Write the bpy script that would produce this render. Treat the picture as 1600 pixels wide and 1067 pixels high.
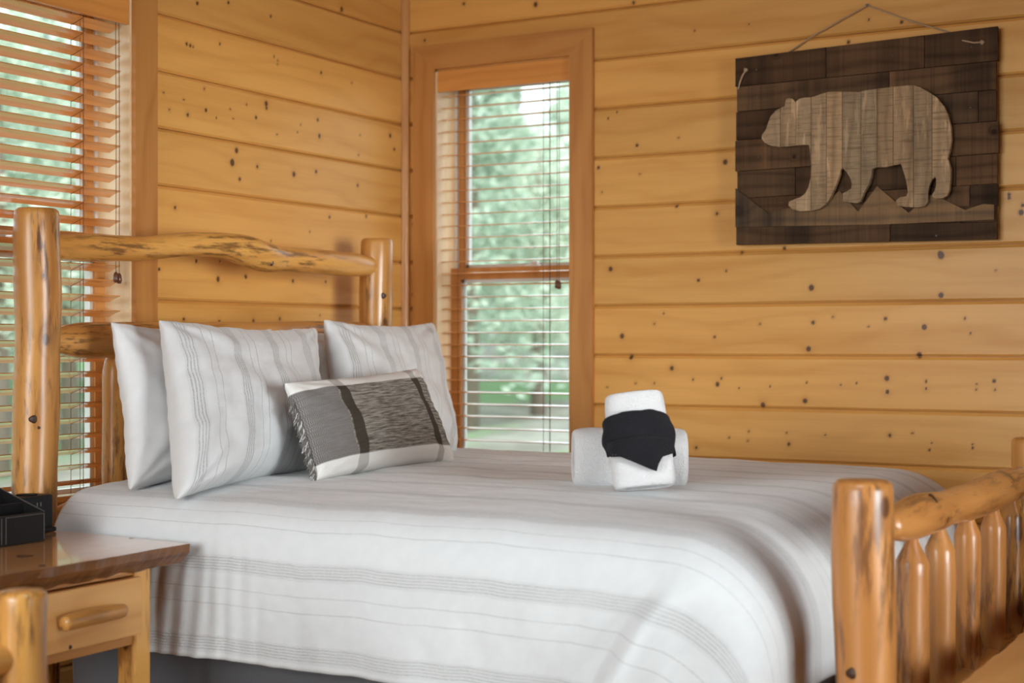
import bpy, bmesh, math, random
import numpy as np
from mathutils import Vector, Matrix, noise
from mathutils.geometry import tessellate_polygon
random.seed(7); rng = np.random.default_rng(7)
PI = math.pi
for o in list(bpy.data.objects): bpy.data.objects.remove(o)
SC = bpy.context.scene; COL = SC.collection

# ------------------------------------------------------------------ camera
CX, CY, CZ = 3.385, -5.10, 1.07
TH = math.radians(29.6); F = 2413.0; HOR = 536.0
fwd = Vector((-math.sin(TH), math.cos(TH), 0)); rgt = Vector((math.cos(TH), math.sin(TH), 0))
cd = bpy.data.cameras.new('camera'); cam = bpy.data.objects.new('camera', cd); COL.objects.link(cam)
cam.location = (CX, CY, CZ); cam.rotation_euler = (PI/2, 0, TH)
cd.sensor_width = 36; cd.lens = 36*F/1600; cd.shift_y = (HOR-533.5)/1600
cd.clip_start = .05; cd.clip_end = 300
cd.dof.use_dof = True; cd.dof.focus_distance = 4.35; cd.dof.aperture_fstop = 2.6
SC.camera = cam
# ------------------------------------------------------------------ light
W = bpy.data.worlds.new('World'); SC.world = W; W.use_nodes = True
wn = W.node_tree.nodes; bg = wn['Background']
bg.inputs[0].default_value = (.80, .92, 1.0, 1); bg.inputs[1].default_value = 2.3
def area(name, loc, target, size, power, col):
    l = bpy.data.lights.new(name, 'AREA'); l.shape = 'RECTANGLE'; l.size, l.size_y = size; l.energy = power; l.color = col
    o = bpy.data.objects.new(name, l); COL.objects.link(o); o.location = loc
    o.rotation_euler = (Vector(target)-Vector(loc)).to_track_quat('-Z', 'Y').to_euler(); return o
COOL = (.86, .925, .935)
a1_ = area('daylight_side', (1.3, -6.6, 1.35), (1.7, -1.0, .62), (2.4, 1.8), 20, COOL); a1_.data.spread = math.radians(66)
a2_ = area('rear_fill', (5.5, -2.6, 1.2), (0, -.8, 1.12), (2.0, 1.5), 12, COOL); a2_.data.spread = math.radians(42)  # added fill with a narrowed spread, brightens the headboard wall
area('ceiling_fill', (2.4, -3.6, 2.60), (2.4, -3.6, 0), (.6, .6), 14, (.85, .95, 1.0))  # added overhead fill light, not a modelled fixture
sun = bpy.data.lights.new('sun', 'SUN'); sun.energy = 2.6; sun.angle = .3; sun.color = (1, .96, .88)
so = bpy.data.objects.new('sun', sun); COL.objects.link(so); so.rotation_euler = Vector((-.5, .62, -.75)).to_track_quat('-Z', 'Y').to_euler()
vs = SC.view_settings; vs.view_transform = 'Standard'; vs.look = 'None'; vs.gamma = 1; vs.use_curve_mapping = False; vs.exposure = 0.48
SC.cycles.max_bounces = 8; SC.cycles.transparent_max_bounces = 16

def ray(u, v=HOR):
    t = (u-800)/F; d = fwd + rgt*t; d.z = (HOR-v)/F; return d
def onX(u, v, x):
    d = ray(u, v); s = (x-CX)/d.x; return Vector((x, CY+s*d.y, CZ+s*d.z))
def onY(u, v, y):
    d = ray(u, v); s = (y-CY)/d.y; return Vector((CX+s*d.x, y, CZ+s*d.z))
def onZ(u, v, z):
    d = ray(u, v); s = (z-CZ)/d.z; return Vector((CX+s*d.x, CY+s*d.y, z))

# ------------------------------------------------------------------ materials
class NT:
    def __init__(s, name):
        s.m = bpy.data.materials.new(name); s.m.use_nodes = True; s.t = s.m.node_tree
        s.b = s.t.nodes['Principled BSDF']
    def n(s, typ, ins=None, **kw):
        x = s.t.nodes.new(typ)
        for k, v in kw.items(): setattr(x, k, v)
        for k, v in (ins or {}).items(): s.put(x.inputs[k], v)
        return x
    def put(s, sock, v):
        if hasattr(v, 'is_linked') or isinstance(v, bpy.types.NodeSocket): s.t.links.new(v, sock)
        else: sock.default_value = v
    def math(s, op, a, b=0.0, c=0.0, clamp=False):
        return s.n('ShaderNodeMath', {0: a, 1: b, 2: c}, operation=op, use_clamp=clamp).outputs[0]
    def sep(s, v): return s.n('ShaderNodeSeparateXYZ', {0: v}).outputs
    def comb(s, a, b, c=0.0): return s.n('ShaderNodeCombineXYZ', {0: a, 1: b, 2: c}).outputs[0]
    def noise(s, vec, scale=1.0, detail=3.0, rough=.5, dist=0.0):
        return s.n('ShaderNodeTexNoise', {'Vector': vec, 'Scale': scale, 'Detail': detail, 'Roughness': rough, 'Distortion': dist}).outputs[0]
    def mix(s, f, a, b, mode='MIX'):
        x = s.n('ShaderNodeMix', data_type='RGBA', blend_type=mode)
        s.put(x.inputs[0], f)
        for i, c in ((6, a), (7, b)): s.put(x.inputs[i], (*c, 1) if isinstance(c, tuple) and len(c) == 3 else c)
        return x.outputs[2]
    def ss(s, x, a, b):
        return s.n('ShaderNodeMapRange', {0: x, 1: a, 2: b, 3: 0.0, 4: 1.0}, interpolation_type='SMOOTHSTEP').outputs[0]
    def bump(s, h, strength=.3, dist=.01):
        o = s.n('ShaderNodeBump', {'Height': h, 'Strength': strength, 'Distance': dist}).outputs[0]
        s.put(s.b.inputs['Normal'], o)
    def objc(s): return s.n('ShaderNodeTexCoord').outputs['Object']
    def rnd(s): return s.n('ShaderNodeObjectInfo').outputs['Random']

def wood(name, axis, light, dark, knotc=(.10, .035, .012), rough=.38, attr=False, kscale=7.0, kmax=.13, streak=0.0,
         ringf=70.0, tone=.10, coat=.25, grain=.35, weather=0.0, spec=.4, ringk=.38, ccr=.25, saw=0.0):
    t = NT(name); r = t.rnd(); p = t.sep(t.objc())
    ax = {'x': (0, 1, 2), 'y': (1, 2, 0), 'z': (2, 0, 1)}[axis]
    L = t.math('ADD', p[ax[0]], t.math('MULTIPLY', r, 37.0)); Wd = t.math('ADD', p[ax[1]], t.math('MULTIPLY', r, 11.0)); D = p[ax[2]]
    m = t.math
    if attr:
        at = t.n('ShaderNodeAttribute', attribute_name='knot'); k = at.outputs['Fac']
        halo = t.ss(k, .02, .55); core = t.ss(k, .45, .8)
    else:
        v = t.n('ShaderNodeTexVoronoi', {'Vector': t.comb(m('MULTIPLY', L, .62), m('ADD', Wd, m('MULTIPLY', D, .7))), 'Scale': kscale, 'Randomness': 1.0}, voronoi_dimensions='2D')
        cr = t.sep(v.outputs['Color'])[0]
        rad = m('MULTIPLY', m('MAXIMUM', m('SUBTRACT', cr, .55), 0.0), kmax*2.2)
        q = m('DIVIDE', v.outputs['Distance'], m('ADD', rad, 1e-4))
        core = m('SUBTRACT', 1.0, t.ss(q, .6, 1.1)); halo = m('SUBTRACT', 1.0, t.ss(q, .8, 3.0))
    warp = t.noise(t.comb(m('MULTIPLY', L, 1.3), m('MULTIPLY', Wd, 6.0), m('MULTIPLY', D, 6.0)), 1.0, 2.0)
    broad = t.noise(t.comb(m('MULTIPLY', L, .8), m('MULTIPLY', Wd, 12.0), m('MULTIPLY', D, 12.0)), 1.0, 3.0)
    fine = t.noise(t.comb(m('MULTIPLY', L, 5.0), m('MULTIPLY', Wd, 220.0), m('MULTIPLY', D, 220.0)), 1.0, 3.0)
    ph = m('ADD', m('MULTIPLY', m('ADD', Wd, D), ringf), m('ADD', m('MULTIPLY', warp, 22.0), m('MULTIPLY', halo, 4.0)))
    ring = m('POWER', m('MULTIPLY_ADD', m('SINE', ph), .5, .5), 3.0)
    fac = m('ADD', m('MULTIPLY', ring, ringk), m('ADD', m('MULTIPLY', t.ss(broad, .35, .75), .45), m('MULTIPLY', m('SUBTRACT', fine, .5), grain)), clamp=True)
    c = t.mix(fac, light, dark)
    c = t.mix(m('MULTIPLY', halo, .42), c, tuple(d*.62 for d in dark))
    c = t.mix(m('MULTIPLY', core, .9), c, knotc)
    if streak:
        sn = t.noise(t.comb(m('MULTIPLY', L, 9.0), m('MULTIPLY', Wd, 60.0), m('MULTIPLY', D, 60.0)), 1.0, 4.0, .6)
        s2 = t.noise(t.comb(m('MULTIPLY', L, 3.0), m('MULTIPLY', Wd, 9.0), m('MULTIPLY', D, 9.0)), 1.0, 2.0)
        sm = m('MULTIPLY', t.ss(sn, .46, .64), t.ss(s2, .40, .58))
        c = t.mix(m('MULTIPLY', sm, streak), c, (.13, .05, .018))
    if saw:
        sw = t.noise(t.comb(m('MULTIPLY', L, 170.0), m('MULTIPLY', Wd, 7.0), m('MULTIPLY', r, 50.0)), 1.0, 4.0, .7)
        c = t.mix(m('MULTIPLY', t.ss(sw, .48, .66), saw), c, tuple(x*.55 for x in dark)); fac = m('SUBTRACT', fac, m('MULTIPLY', sw, .6))
        pa = t.noise(t.comb(m('MULTIPLY', L, 7.0), m('MULTIPLY', Wd, 45.0), m('MULTIPLY', r, 21.0)), 1.0, 4.0, .6)
        c = t.mix(m('MULTIPLY', t.ss(pa, .55, .68), .6), c, tuple(x*1.5 for x in light))
    if weather:
        w1 = t.noise(t.comb(m('MULTIPLY', L, 4.0), m('MULTIPLY', Wd, 9.0), m('MULTIPLY', r, 9.0)), 1.0, 5.0, .65)
        c = t.mix(m('MULTIPLY', t.ss(w1, .42, .68), weather), c, tuple(x*.35 for x in dark))
    hs = t.n('ShaderNodeHueSaturation', {'Hue': .5, 'Saturation': 1.0, 'Value': m('MULTIPLY_ADD', r, 2*tone, 1.0-tone), 'Color': c}).outputs[0]
    r2 = m('FRACT', m('MULTIPLY', r, 7.31))
    tint = t.mix(m('MULTIPLY', r2, min(.5, tone*2.2)), hs, t.mix(1.0, hs, (1.0, .80, .62), 'MULTIPLY'))
    t.put(t.b.inputs['Base Color'], tint)
    t.put(t.b.inputs['Roughness'], m('MULTIPLY_ADD', fac, .12, rough)); t.put(t.b.inputs['Coat Weight'], coat); t.put(t.b.inputs['Coat Roughness'], ccr); t.put(t.b.inputs['Coat IOR'], 1.6 if ccr < .1 else 1.5)
    t.put(t.b.inputs['Specular IOR Level'], spec)
    t.bump(m('SUBTRACT', fac, m('MULTIPLY', core, .8)), .18 if not weather else .6, .002 if not weather else .004)
    return t.m

PL, PD = (.78, .42, .115), (.58, .25, .045)
M = {}
for a in 'xyz':
    M['wall_'+a] = wood('knotty_pine_'+a, a, PL, PD, (.07, .024, .009), attr=True, rough=.5, tone=.09, ringk=.2, coat=.12, spec=.3)
    M['trim_'+a] = wood('pine_trim_'+a, a, (.57, .262, .072), (.42, .155, .032), kscale=3.2, kmax=.07, tone=.04)
    M['log_'+a] = wood('varnished_log_'+a, a, (.80, .42, .11), (.52, .20, .035), kscale=7, kmax=.10, streak=.8, rough=.28, coat=.5, ringf=55, tone=.06)
    M['foot_'+a] = wood('amber_log_'+a, a, (.66, .30, .09), (.42, .155, .036), kscale=7, kmax=.13, streak=.75, rough=.3, coat=.45, ringf=60, tone=.08)
    M['bark_'+a] = wood('streaky_log_'+a, a, (.64, .31, .08), (.34, .12, .026), kscale=8, kmax=.16, streak=1.0, rough=.3, coat=.5, ringf=60, tone=.06)
    M['slat_'+a] = wood('blind_wood_'+a, a, (.78, .34, .085), (.64, .25, .055), kscale=.5, kmax=.01, tone=.04, ringf=150, coat=1.0, rough=.3, ccr=.12)
M['jamb'] = wood('sunlit_jamb_pine', 'z', (.82, .62, .38), (.74, .48, .24), kscale=3, kmax=.05, tone=.02)  # paler than the trim: bright skylight on the jambs is put into the colour
M['tabletop'] = wood('tabletop_wood', 'y', (.88, .43, .13), (.68, .27, .065), kscale=3, kmax=.05, rough=.12, coat=1.0, ringf=50, tone=.0, ccr=.07)
M['edge'] = wood('live_edge_wood', 'y', (.22, .09, .03), (.07, .028, .012), streak=1.0, rough=.35, kscale=5, ringf=90)
M['drawer'] = wood('drawer_pine', 'y', (.78, .42, .14), (.62, .28, .075), kscale=4, kmax=.06, tone=.0)
M['dark_plank'] = wood('dark_reclaimed_plank', 'x', (.135, .074, .036), (.036, .021, .012), (.02, .01, .01), rough=.75, coat=0, kscale=5, kmax=.05, tone=.5, weather=.7, spec=.2, ringf=110, saw=.35)
M['bear_strip'] = wood('weathered_grey_strip', 'z', (.46, .33, .20), (.24, .17, .10), (.12, .08, .05), rough=.8, coat=0, kscale=3, kmax=.04, tone=.24, weather=.35, spec=.2, ringf=160, saw=.55)
M['mountain'] = wood('mountain_plank', 'x', (.26, .15, .07), (.085, .06, .045), (.05, .03, .02), rough=.8, coat=0, tone=0, weather=.9, saw=.3, kscale=4, kmax=.08, spec=.2, ringf=120)
M['floor'] = wood('floor_wood', 'y', (.45, .24, .1), (.3, .13, .05), kscale=5)
def plain(name, col, rough=.5, metal=0.0, nb=0.0, sc=200.0):
    t = NT(name); t.put(t.b.inputs['Roughness'], rough); t.put(t.b.inputs['Metallic'], metal); t.put(t.b.inputs['Specular IOR Level'], .18 if max(col) < .03 else .5)
    nz = t.noise(t.objc(), sc, 3.0)
    t.put(t.b.inputs['Base Color'], t.mix(nz, tuple(c*.9 for c in col), tuple(min(1, c*1.1) for c in col)))
    if nb: t.bump(nz, nb, .003)
    return t.m
M['knot'] = plain('dark_knot', (.055, .022, .01), .4)
M['black'] = plain('black_leatherette', (.012, .011, .012), .42, 0, .4, 400)
M['blackin'] = plain('black_lining', (.006, .006, .006), .7)
M['stitch'] = plain('grey_stitching', (.16, .15, .14), .8)
M['cord'] = plain('brown_blind_cord', (.10, .045, .02), .7)
M['jute'] = plain('jute_cord', (.46, .32, .19), .9, 0, .5, 600)
M['vinyl'] = plain('pale_window_vinyl', (.66, .64, .60), .4)
M['metal'] = plain('white_latch_metal', (.75, .72, .68), .35, .2)
M['nail'] = plain('nail_head', (.12, .10, .09), .4, .8)
M['tassel'] = plain('dark_wood_tassel', (.13, .045, .02), .3)
def glass():
    t = NT('window_glass'); nt = t.t
    tr = t.n('ShaderNodeBsdfTransparent', {0: (.95, .97, .96, 1)}); gl = t.n('ShaderNodeBsdfGlossy', {'Roughness': .02})
    fr = t.n('ShaderNodeFresnel', {'IOR': 1.45}); bf = t.n('ShaderNodeNewGeometry').outputs['Backfacing']; mx = t.n('ShaderNodeMixShader', {0: t.math('MULTIPLY', fr.outputs[0], t.math('SUBTRACT', 1.0, bf)), 1: tr.outputs[0], 2: gl.outputs[0]})
    nt.links.new(mx.outputs[0], nt.nodes['Material Output'].inputs[0]); return t.m
M['glass'] = glass()
def fabric(name, col, P=None, coord='V', group=5, gs=.0068, singles=(.058, .095), line=(.27, .265, .26), amt=.85, hw=.0015, wob=.004, weave=.25, off=0.0, tuft=.5):
    t = NT(name); m = t.math
    uv = t.n('ShaderNodeUVMap', uv_map='m').outputs[0]; s = t.sep(uv)
    w, l = (s[1], s[0]) if coord == 'V' else (s[0], s[1])
    t.put(t.b.inputs['Roughness'], .9); t.put(t.b.inputs['Specular IOR Level'], .15)
    t.put(t.b.inputs['Sheen Weight'], .25)
    base = t.mix(t.ss(t.noise(uv, 30.0, 4.0), .3, .7), tuple(c*.965 for c in col), col)
    wv = m('ADD', m('SINE', m('MULTIPLY', w, 3800.0)), m('SINE', m('MULTIPLY', l, 3800.0)))
    h = m('MULTIPLY', wv, .12*weave)
    h = m('ADD', h, m('MULTIPLY', t.noise(t.comb(m('MULTIPLY', s[0], 1), m('MULTIPLY', s[1], 1)), 260.0, 3.0), weave))
    if P:
        wob_n = t.noise(t.comb(m('MULTIPLY', l, 7.0), m('MULTIPLY', w, 3.0)), 1.0, 3.0)
        ww = m('ADD', w, m('ADD', off, m('MULTIPLY', m('SUBTRACT', wob_n, .5), wob*2)))
        fr = m('FRACT', m('DIVIDE', ww, P))
        ramp = t.n('ShaderNodeValToRGB', {0: fr}); cr = ramp.color_ramp; cr.interpolation = 'LINEAR'
        cen = [(.03 + (i)*gs, 1.0) for i in range(group)] + [(.03+gs*(group-1)/2+x, .8) for x in singles]
        stops = []
        for c, a in cen: stops += [((c-hw)/P, 0.0), (c/P, a), ((c+hw)/P, 0.0)]
        el = cr.elements; el[0].position = 0; el[0].color = (0, 0, 0, 1); el[1].position = 1; el[1].color = (0, 0, 0, 1)
        for p_, a in stops:
            e = el.new(p_); e.color = (a, a, a, 1)
        dash = t.ss(t.noise(t.comb(m('MULTIPLY', l, 170.0), m('MULTIPLY', w, 60.0)), 1.0, 2.0), .25, .6)
        var = t.ss(t.noise(t.comb(m('MULTIPLY', l, 5.0), m('MULTIPLY', w, 14.0)), 1.0, 2.0), .2, .6)
        mask = m('MULTIPLY', ramp.outputs[0], m('MULTIPLY', m('MULTIPLY_ADD', dash, .6, .4), m('MULTIPLY_ADD', var, .5, .5)))
        # soft woven band under the groups and a white tufted row between them
        g0 = .03-.006; g1 = .03+gs*(group-1)+.006
        band = m('MULTIPLY', t.ss(fr, (g0-.003)/P, g0/P), m('SUBTRACT', 1.0, t.ss(fr, g1/P, (g1+.003)/P)))
        base = t.mix(m('MULTIPLY', band, .12), base, line)
        base = t.mix(m('MULTIPLY', mask, amt), base, line)
        tf = m('MULTIPLY', t.ss(t.noise(t.comb(m('MULTIPLY', l, 120.0), m('MULTIPLY', w, 240.0)), 1.0, 2.0), .45, .7), m('ADD', band, ramp.outputs[0], clamp=True))
        h = m('ADD', h, m('MULTIPLY', tf, tuft)); h = m('SUBTRACT', h, m('MULTIPLY', mask, .25))
    t.put(t.b.inputs['Base Color'], base); t.bump(h, .5, .002)
    return t.m
WHITE = (.71, .725, .735)
M['duvet'] = fabric('striped_white_cotton', WHITE, .19)
M['sham'] = fabric('striped_sham_cotton', (.72, .725, .73), .176, 'U', 4, .0085, (.056, .083), hw=.0021, amt=1.0, wob=.003)
M['white'] = fabric('plain_white_cotton', (.78, .78, .785), weave=.15)
M['skirt'] = fabric('grey_bed_skirt_cloth', (.12, .12, .13))
M['tag'] = fabric('fringe_thread', (.20, .18, .16))
def terry(name, col):
    t = NT(name); c = t.objc(); n1 = t.noise(c, 260.0, 3.0, .6)
    t.put(t.b.inputs['Roughness'], .95); t.put(t.b.inputs['Sheen Weight'], .4 if col[0] > .2 else .05); t.put(t.b.inputs['Specular IOR Level'], .1)
    t.put(t.b.inputs['Base Color'], t.mix(n1, tuple(x*.9 for x in col), tuple(min(1, x*1.06) for x in col))); t.bump(n1, .8, .006); return t.m
M['terry'] = terry('white_terry', (.74, .725, .725)); M['blackterry'] = terry('black_terry', (.016, .015, .018))
def lumbar():
    t = NT('slub_woven_grey'); m = t.math; uv = t.n('ShaderNodeUVMap', uv_map='m').outputs[0]; s = t.sep(uv); U, V = s[0], s[1]
    def box(x, a, b, e=.003): return m('MULTIPLY', t.ss(x, a-e, a+e), m('SUBTRACT', 1.0, t.ss(x, b-e, b+e)))
    n1 = t.noise(t.comb(m('MULTIPLY', U, 18.0), m('MULTIPLY', V, 160.0)), 1.0, 4.0, .65)
    n2 = t.noise(t.comb(m('MULTIPLY', U, 60.0), m('MULTIPLY', V, 9.0)), 3.0, 3.0)
    herr = t.math('MULTIPLY_ADD', m('SINE', m('ADD', m('MULTIPLY', U, 1500.0), m('MULTIPLY', m('ABSOLUTE', m('SINE', m('MULTIPLY', V, 260.0))), 3.0))), .5, .5)
    grey = t.mix(t.ss(n1, .3, .7), (.085, .072, .058), (.36, .33, .29))
    left = t.mix(herr, (.11, .10, .095), (.31, .29, .28)); left = t.mix(t.ss(n1, .3, .75), left, (.16, .145, .135))
    c = t.mix(box(U, -.1, .135), grey, left)
    st = m('ADD', box(U, .140, .182), box(U, .505, .540), clamp=True)
    c = t.mix(st, c, t.mix(n1, (.035, .028, .02), (.085, .07, .055)))
    wh = m('SUBTRACT', 1.0, box(V, .047, .295))
    white = t.mix(m('MULTIPLY', st, .55), (.74, .72, .69), (.24, .22, .20))
    c = t.mix(wh, c, white)
    t.put(t.b.inputs['Base Color'], c); t.put(t.b.inputs['Roughness'], .9); t.put(t.b.inputs['Specular IOR Level'], .15)
    t.bump(m('ADD', n1, m('MULTIPLY', herr, .3)), .5, .002); return t.m
M['lumbar'] = lumbar()
def leafm(name, a, b):
    t = NT(name); g = t.n('ShaderNodeNewGeometry').outputs['Random Per Island']
    c = t.mix(g, a, b); t.put(t.b.inputs['Base Color'], c); t.put(t.b.inputs['Roughness'], .6)
    tl = t.n('ShaderNodeBsdfTranslucent', {0: c}); mx = t.n('ShaderNodeMixShader', {0: .45, 1: t.b.outputs[0], 2: tl.outputs[0]})
    t.t.links.new(mx.outputs[0], t.t.nodes['Material Output'].inputs[0]); return t.m
M['leaf1'] = leafm('hazy_fir_needles', (.34, .44, .34), (.56, .64, .52)); M['leaf2'] = leafm('hazy_leaves', (.50, .58, .46), (.76, .81, .70))  # greens lightened so that outdoor haze sits in the leaf colours
M['trunk'] = plain('tree_bark', (.24, .19, .15), .9, 0, .6, 20)
def groundm():
    t = NT('forest_ground'); c = t.objc(); n = t.noise(c, .9, 6.0, .6); n2 = t.noise(c, .35, 3.0)
    a = t.mix(t.ss(n, .35, .65), (.15, .14, .11), (.27, .26, .22)); a = t.mix(t.ss(n2, .48, .6), a, (.13, .22, .09))
    t.put(t.b.inputs['Base Color'], a); t.put(t.b.inputs['Roughness'], 1.0); return t.m
M['ground'] = groundm()

# ------------------------------------------------------------------ object helpers
def wloc(o):
    v = Vector((0, 0, 0))
    while o: v += o.location; o = o.parent
    return v
def tag(o, label=None, cat=None, group=None, kind=None):
    for k, v in (('label', label), ('category', cat), ('group', group), ('kind', kind)):
        if v: o[k] = v
    return o
def thing(name, loc, label, cat, group=None, kind=None):
    o = bpy.data.objects.new(name, None); o.empty_display_size = .05; COL.objects.link(o); o.location = loc
    return tag(o, label, cat, group, kind)
def obj(name, geo, mat, parent=None, smooth=False, uv=None, knot=None, origin=None, mats=None):
    v, f = geo; v = np.asarray([tuple(p) for p in v] if not isinstance(v, np.ndarray) else v, dtype=float)
    c = np.array(origin) if origin is not None else (v.min(0)+v.max(0))/2
    me = bpy.data.meshes.new(name); me.from_pydata((v-c).tolist(), [], f)
    if smooth: me.polygons.foreach_set('use_smooth', [True]*len(me.polygons))
    for m_ in ([mat] if mats is None else mats): me.materials.append(M[m_])
    if uv is not None:
        l = me.uv_layers.new(name='m'); idx = np.zeros(len(me.loops), dtype=int); me.loops.foreach_get('vertex_index', idx)
        l.data.foreach_set('uv', np.asarray(uv)[idx].ravel())
    if knot is not None:
        at = me.attributes.new('knot', 'FLOAT', 'POINT'); at.data.foreach_set('value', np.asarray(knot, dtype=float))
    me.update()
    o = bpy.data.objects.new(name, me); COL.objects.link(o)
    if parent: o.parent = parent; c = c-np.array(wloc(parent))
    o.location = tuple(c); return o
def clone(o, loc=None, parent=None):
    c = o.copy(); COL.objects.link(c)
    if parent: c.parent = parent
    if loc is not None: c.location = loc
    return c
def box(x0, x1, y0, y1, z0, z1, bev=0.0):
    if bev <= 0:
        v = [(x, y, z) for z in (z0, z1) for y in (y0, y1) for x in (x0, x1)]
        return v, [(0, 2, 3, 1), (4, 5, 7, 6), (0, 1, 5, 4), (2, 6, 7, 3), (0, 4, 6, 2), (1, 3, 7, 5)]
    bm = bmesh.new(); bmesh.ops.create_cube(bm, size=1)
    for q in bm.verts: q.co = Vector(((x0+x1)/2+q.co.x*(x1-x0), (y0+y1)/2+q.co.y*(y1-y0), (z0+z1)/2+q.co.z*(z1-z0)))
    bmesh.ops.bevel(bm, geom=bm.edges[:], offset=bev, segments=2, affect='EDGES', profile=.6)
    return bmgeo(bm)
def bmgeo(bm):
    bm.normal_update(); v = [tuple(q.co) for q in bm.verts]; bm.verts.index_update(); f = [tuple(q.index for q in p.verts) for p in bm.faces]; bm.free(); return v, f
def join(*gs):
    V, Fc = [], []
    for v, f in gs:
        n = len(V); V += [tuple(p) for p in v]; Fc += [tuple(i+n for i in p) for p in f]
    return V, Fc
def tube(pts, rad, seg=10, cap=True, jit=0.0, nsc=4.0, seed=0.0, squash=None):
    pts = [Vector(p) for p in pts]; n = len(pts); rad = rad if hasattr(rad, '__len__') else [rad]*n
    V, Fc = [], []; up = None
    for i, p in enumerate(pts):
        t = (pts[min(i+1, n-1)]-pts[max(i-1, 0)]).normalized()
        if up is None: up = t.orthogonal().normalized()
        else: up = (up-t*up.dot(t)).normalized()
        w = t.cross(up)
        for k in range(seg):
            a = 2*PI*k/seg; d = up*math.cos(a)+w*math.sin(a)
            r = rad[i]
            if jit:
                q = p+d*.06; r *= 1+jit*noise.noise(Vector((q.x*nsc+seed, q.y*nsc, q.z*nsc)))
            V.append(tuple(p+d*r))
    for i in range(n-1):
        for k in range(seg):
            a = i*seg+k; b = i*seg+(k+1) % seg; Fc.append((a, b, b+seg, a+seg))
    if cap: Fc.append(tuple(range(seg-1, -1, -1))); Fc.append(tuple(range((n-1)*seg, n*seg)))
    return V, Fc
def resample(pts, rad, n):
    P = np.array([list(p) for p in pts], float); d = np.r_[0, np.cumsum(np.linalg.norm(np.diff(P, axis=0), axis=1))]
    s = np.linspace(0, d[-1], n); k = np.arange(len(d))
    Q = np.stack([np.interp(s, d, P[:, i]) for i in range(3)], 1); R = np.interp(s, d, rad)
    for _ in range(2): Q[1:-1] = (Q[:-2]+2*Q[1:-1]+Q[2:])/4; R[1:-1] = (R[:-2]+2*R[1:-1]+R[2:])/4
    return Q, R
def post(x, y, z0, z1, r, seed, ch=.014, jit=.10, lean=(0, 0)):
    zs = list(np.linspace(z0, z1-ch, 26)); pts = []; rr = []
    for z in zs:
        t = (z-z0)/(z1-z0); wx = .008*noise.noise(Vector((seed, z*2.2, 0))); wy = .008*noise.noise(Vector((seed+9, z*2.2, 3)))
        pts.append((x+wx+lean[0]*t, y+wy+lean[1]*t, z)); rr.append(r)
    last = pts[-1]; pts += [(last[0], last[1], z1-ch*.35), (last[0], last[1], z1)]; rr += [r*.965, r*.84]
    return tube(pts, rr, 26, True, jit, 5.0, seed)
def log(pts, rad, seed, n=44, seg=22, jit=.10):
    Q, R = resample(pts, rad, n); return tube([tuple(q) for q in Q], list(R), seg, True, jit, 5.0, seed)
def dome(center, normal, r, h=.003, seg=12, squash=(1, 1)):
    n = Vector(normal).normalized(); a = n.orthogonal().normalized(); b = n.cross(a); c = Vector(center); V = []; Fc = []
    for j, (rr, hh) in enumerate(((1, -.002), (.95, h*.6), (.5, h))):
        for k in range(seg):
            t = 2*PI*k/seg; q = 1+.12*math.sin(3*t+r*900); V.append(tuple(c+n*hh+(a*math.cos(t)*squash[0]+b*math.sin(t)*squash[1])*r*rr*q))
    for j in range(2):
        for k in range(seg): Fc.append((j*seg+k, j*seg+(k+1) % seg, (j+1)*seg+(k+1) % seg, (j+1)*seg+k))
    Fc.append(tuple(range(2*seg, 3*seg))); return V, Fc

# ================================================================== ROOM
RX, RY, RZ = 5.7, -7.0, 2.75
G0, PITCH = .844-.1815*5, .1815            # first groove height
grooves = [G0+PITCH*i for i in range(16)]
W1 = (-2.46, -1.531, .57, 2.14)            # window_1 opening in the left wall: y0, y1, z0, z1
W2 = (.147, .743, .55, 2.136)              # window_2 opening in the back wall: x0, x1, z0, z1
TH_W = .17
floor = obj('floor', box(-.2, RX+.2, RY-.2, .2, -.1, -.02), 'floor'); tag(floor, 'wooden plank floor of the log bedroom', 'floor', kind='structure')
k = 0; y = 0.0
fl = obj('plank', box(0, .138, RY, 0, -.02, 0), 'floor', floor); 
for i in range(1, 41): clone(fl, fl.location+Vector((.14*i, 0, 0)))
ceil = tag(obj('ceiling', box(-.2, RX+.2, RY-.2, .2, RZ, RZ+.1), 'trim_x'), 'flat wooden ceiling over the bedroom', 'ceiling', kind='structure')
wl = obj('wall_left', join(box(-TH_W, -.02, RY, W1[0], 0, RZ), box(-TH_W, -.02, W1[1], TH_W, 0, RZ), box(-TH_W, -.02, W1[0], W1[1], 0, W1[2]), box(-TH_W, -.02, W1[0], W1[1], W1[3], RZ)), 'trim_y')
tag(wl, 'knotty pine board wall behind the log headboard', 'wall', kind='structure')
wb = obj('wall_back', join(box(-.02, W2[0], .02, TH_W, 0, RZ), box(W2[1], RX+.1, .02, TH_W, 0, RZ), box(W2[0], W2[1], .02, TH_W, 0, W2[2]), box(W2[0], W2[1], .02, TH_W, W2[3], RZ)), 'trim_x')
tag(wb, 'knotty pine board wall where the bear plaque hangs', 'wall', kind='structure')
wr = tag(obj('wall_right', box(RX, RX+.1, RY, 0, 0, RZ), 'trim_y'), 'pine wall beyond the foot of the bed, out of view', 'wall', kind='structure')
wf = tag(obj('wall_front', box(0, RX, RY-.1, RY, 0, RZ), 'trim_x'), 'pine wall behind the camera', 'wall', kind='structure')

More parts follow.
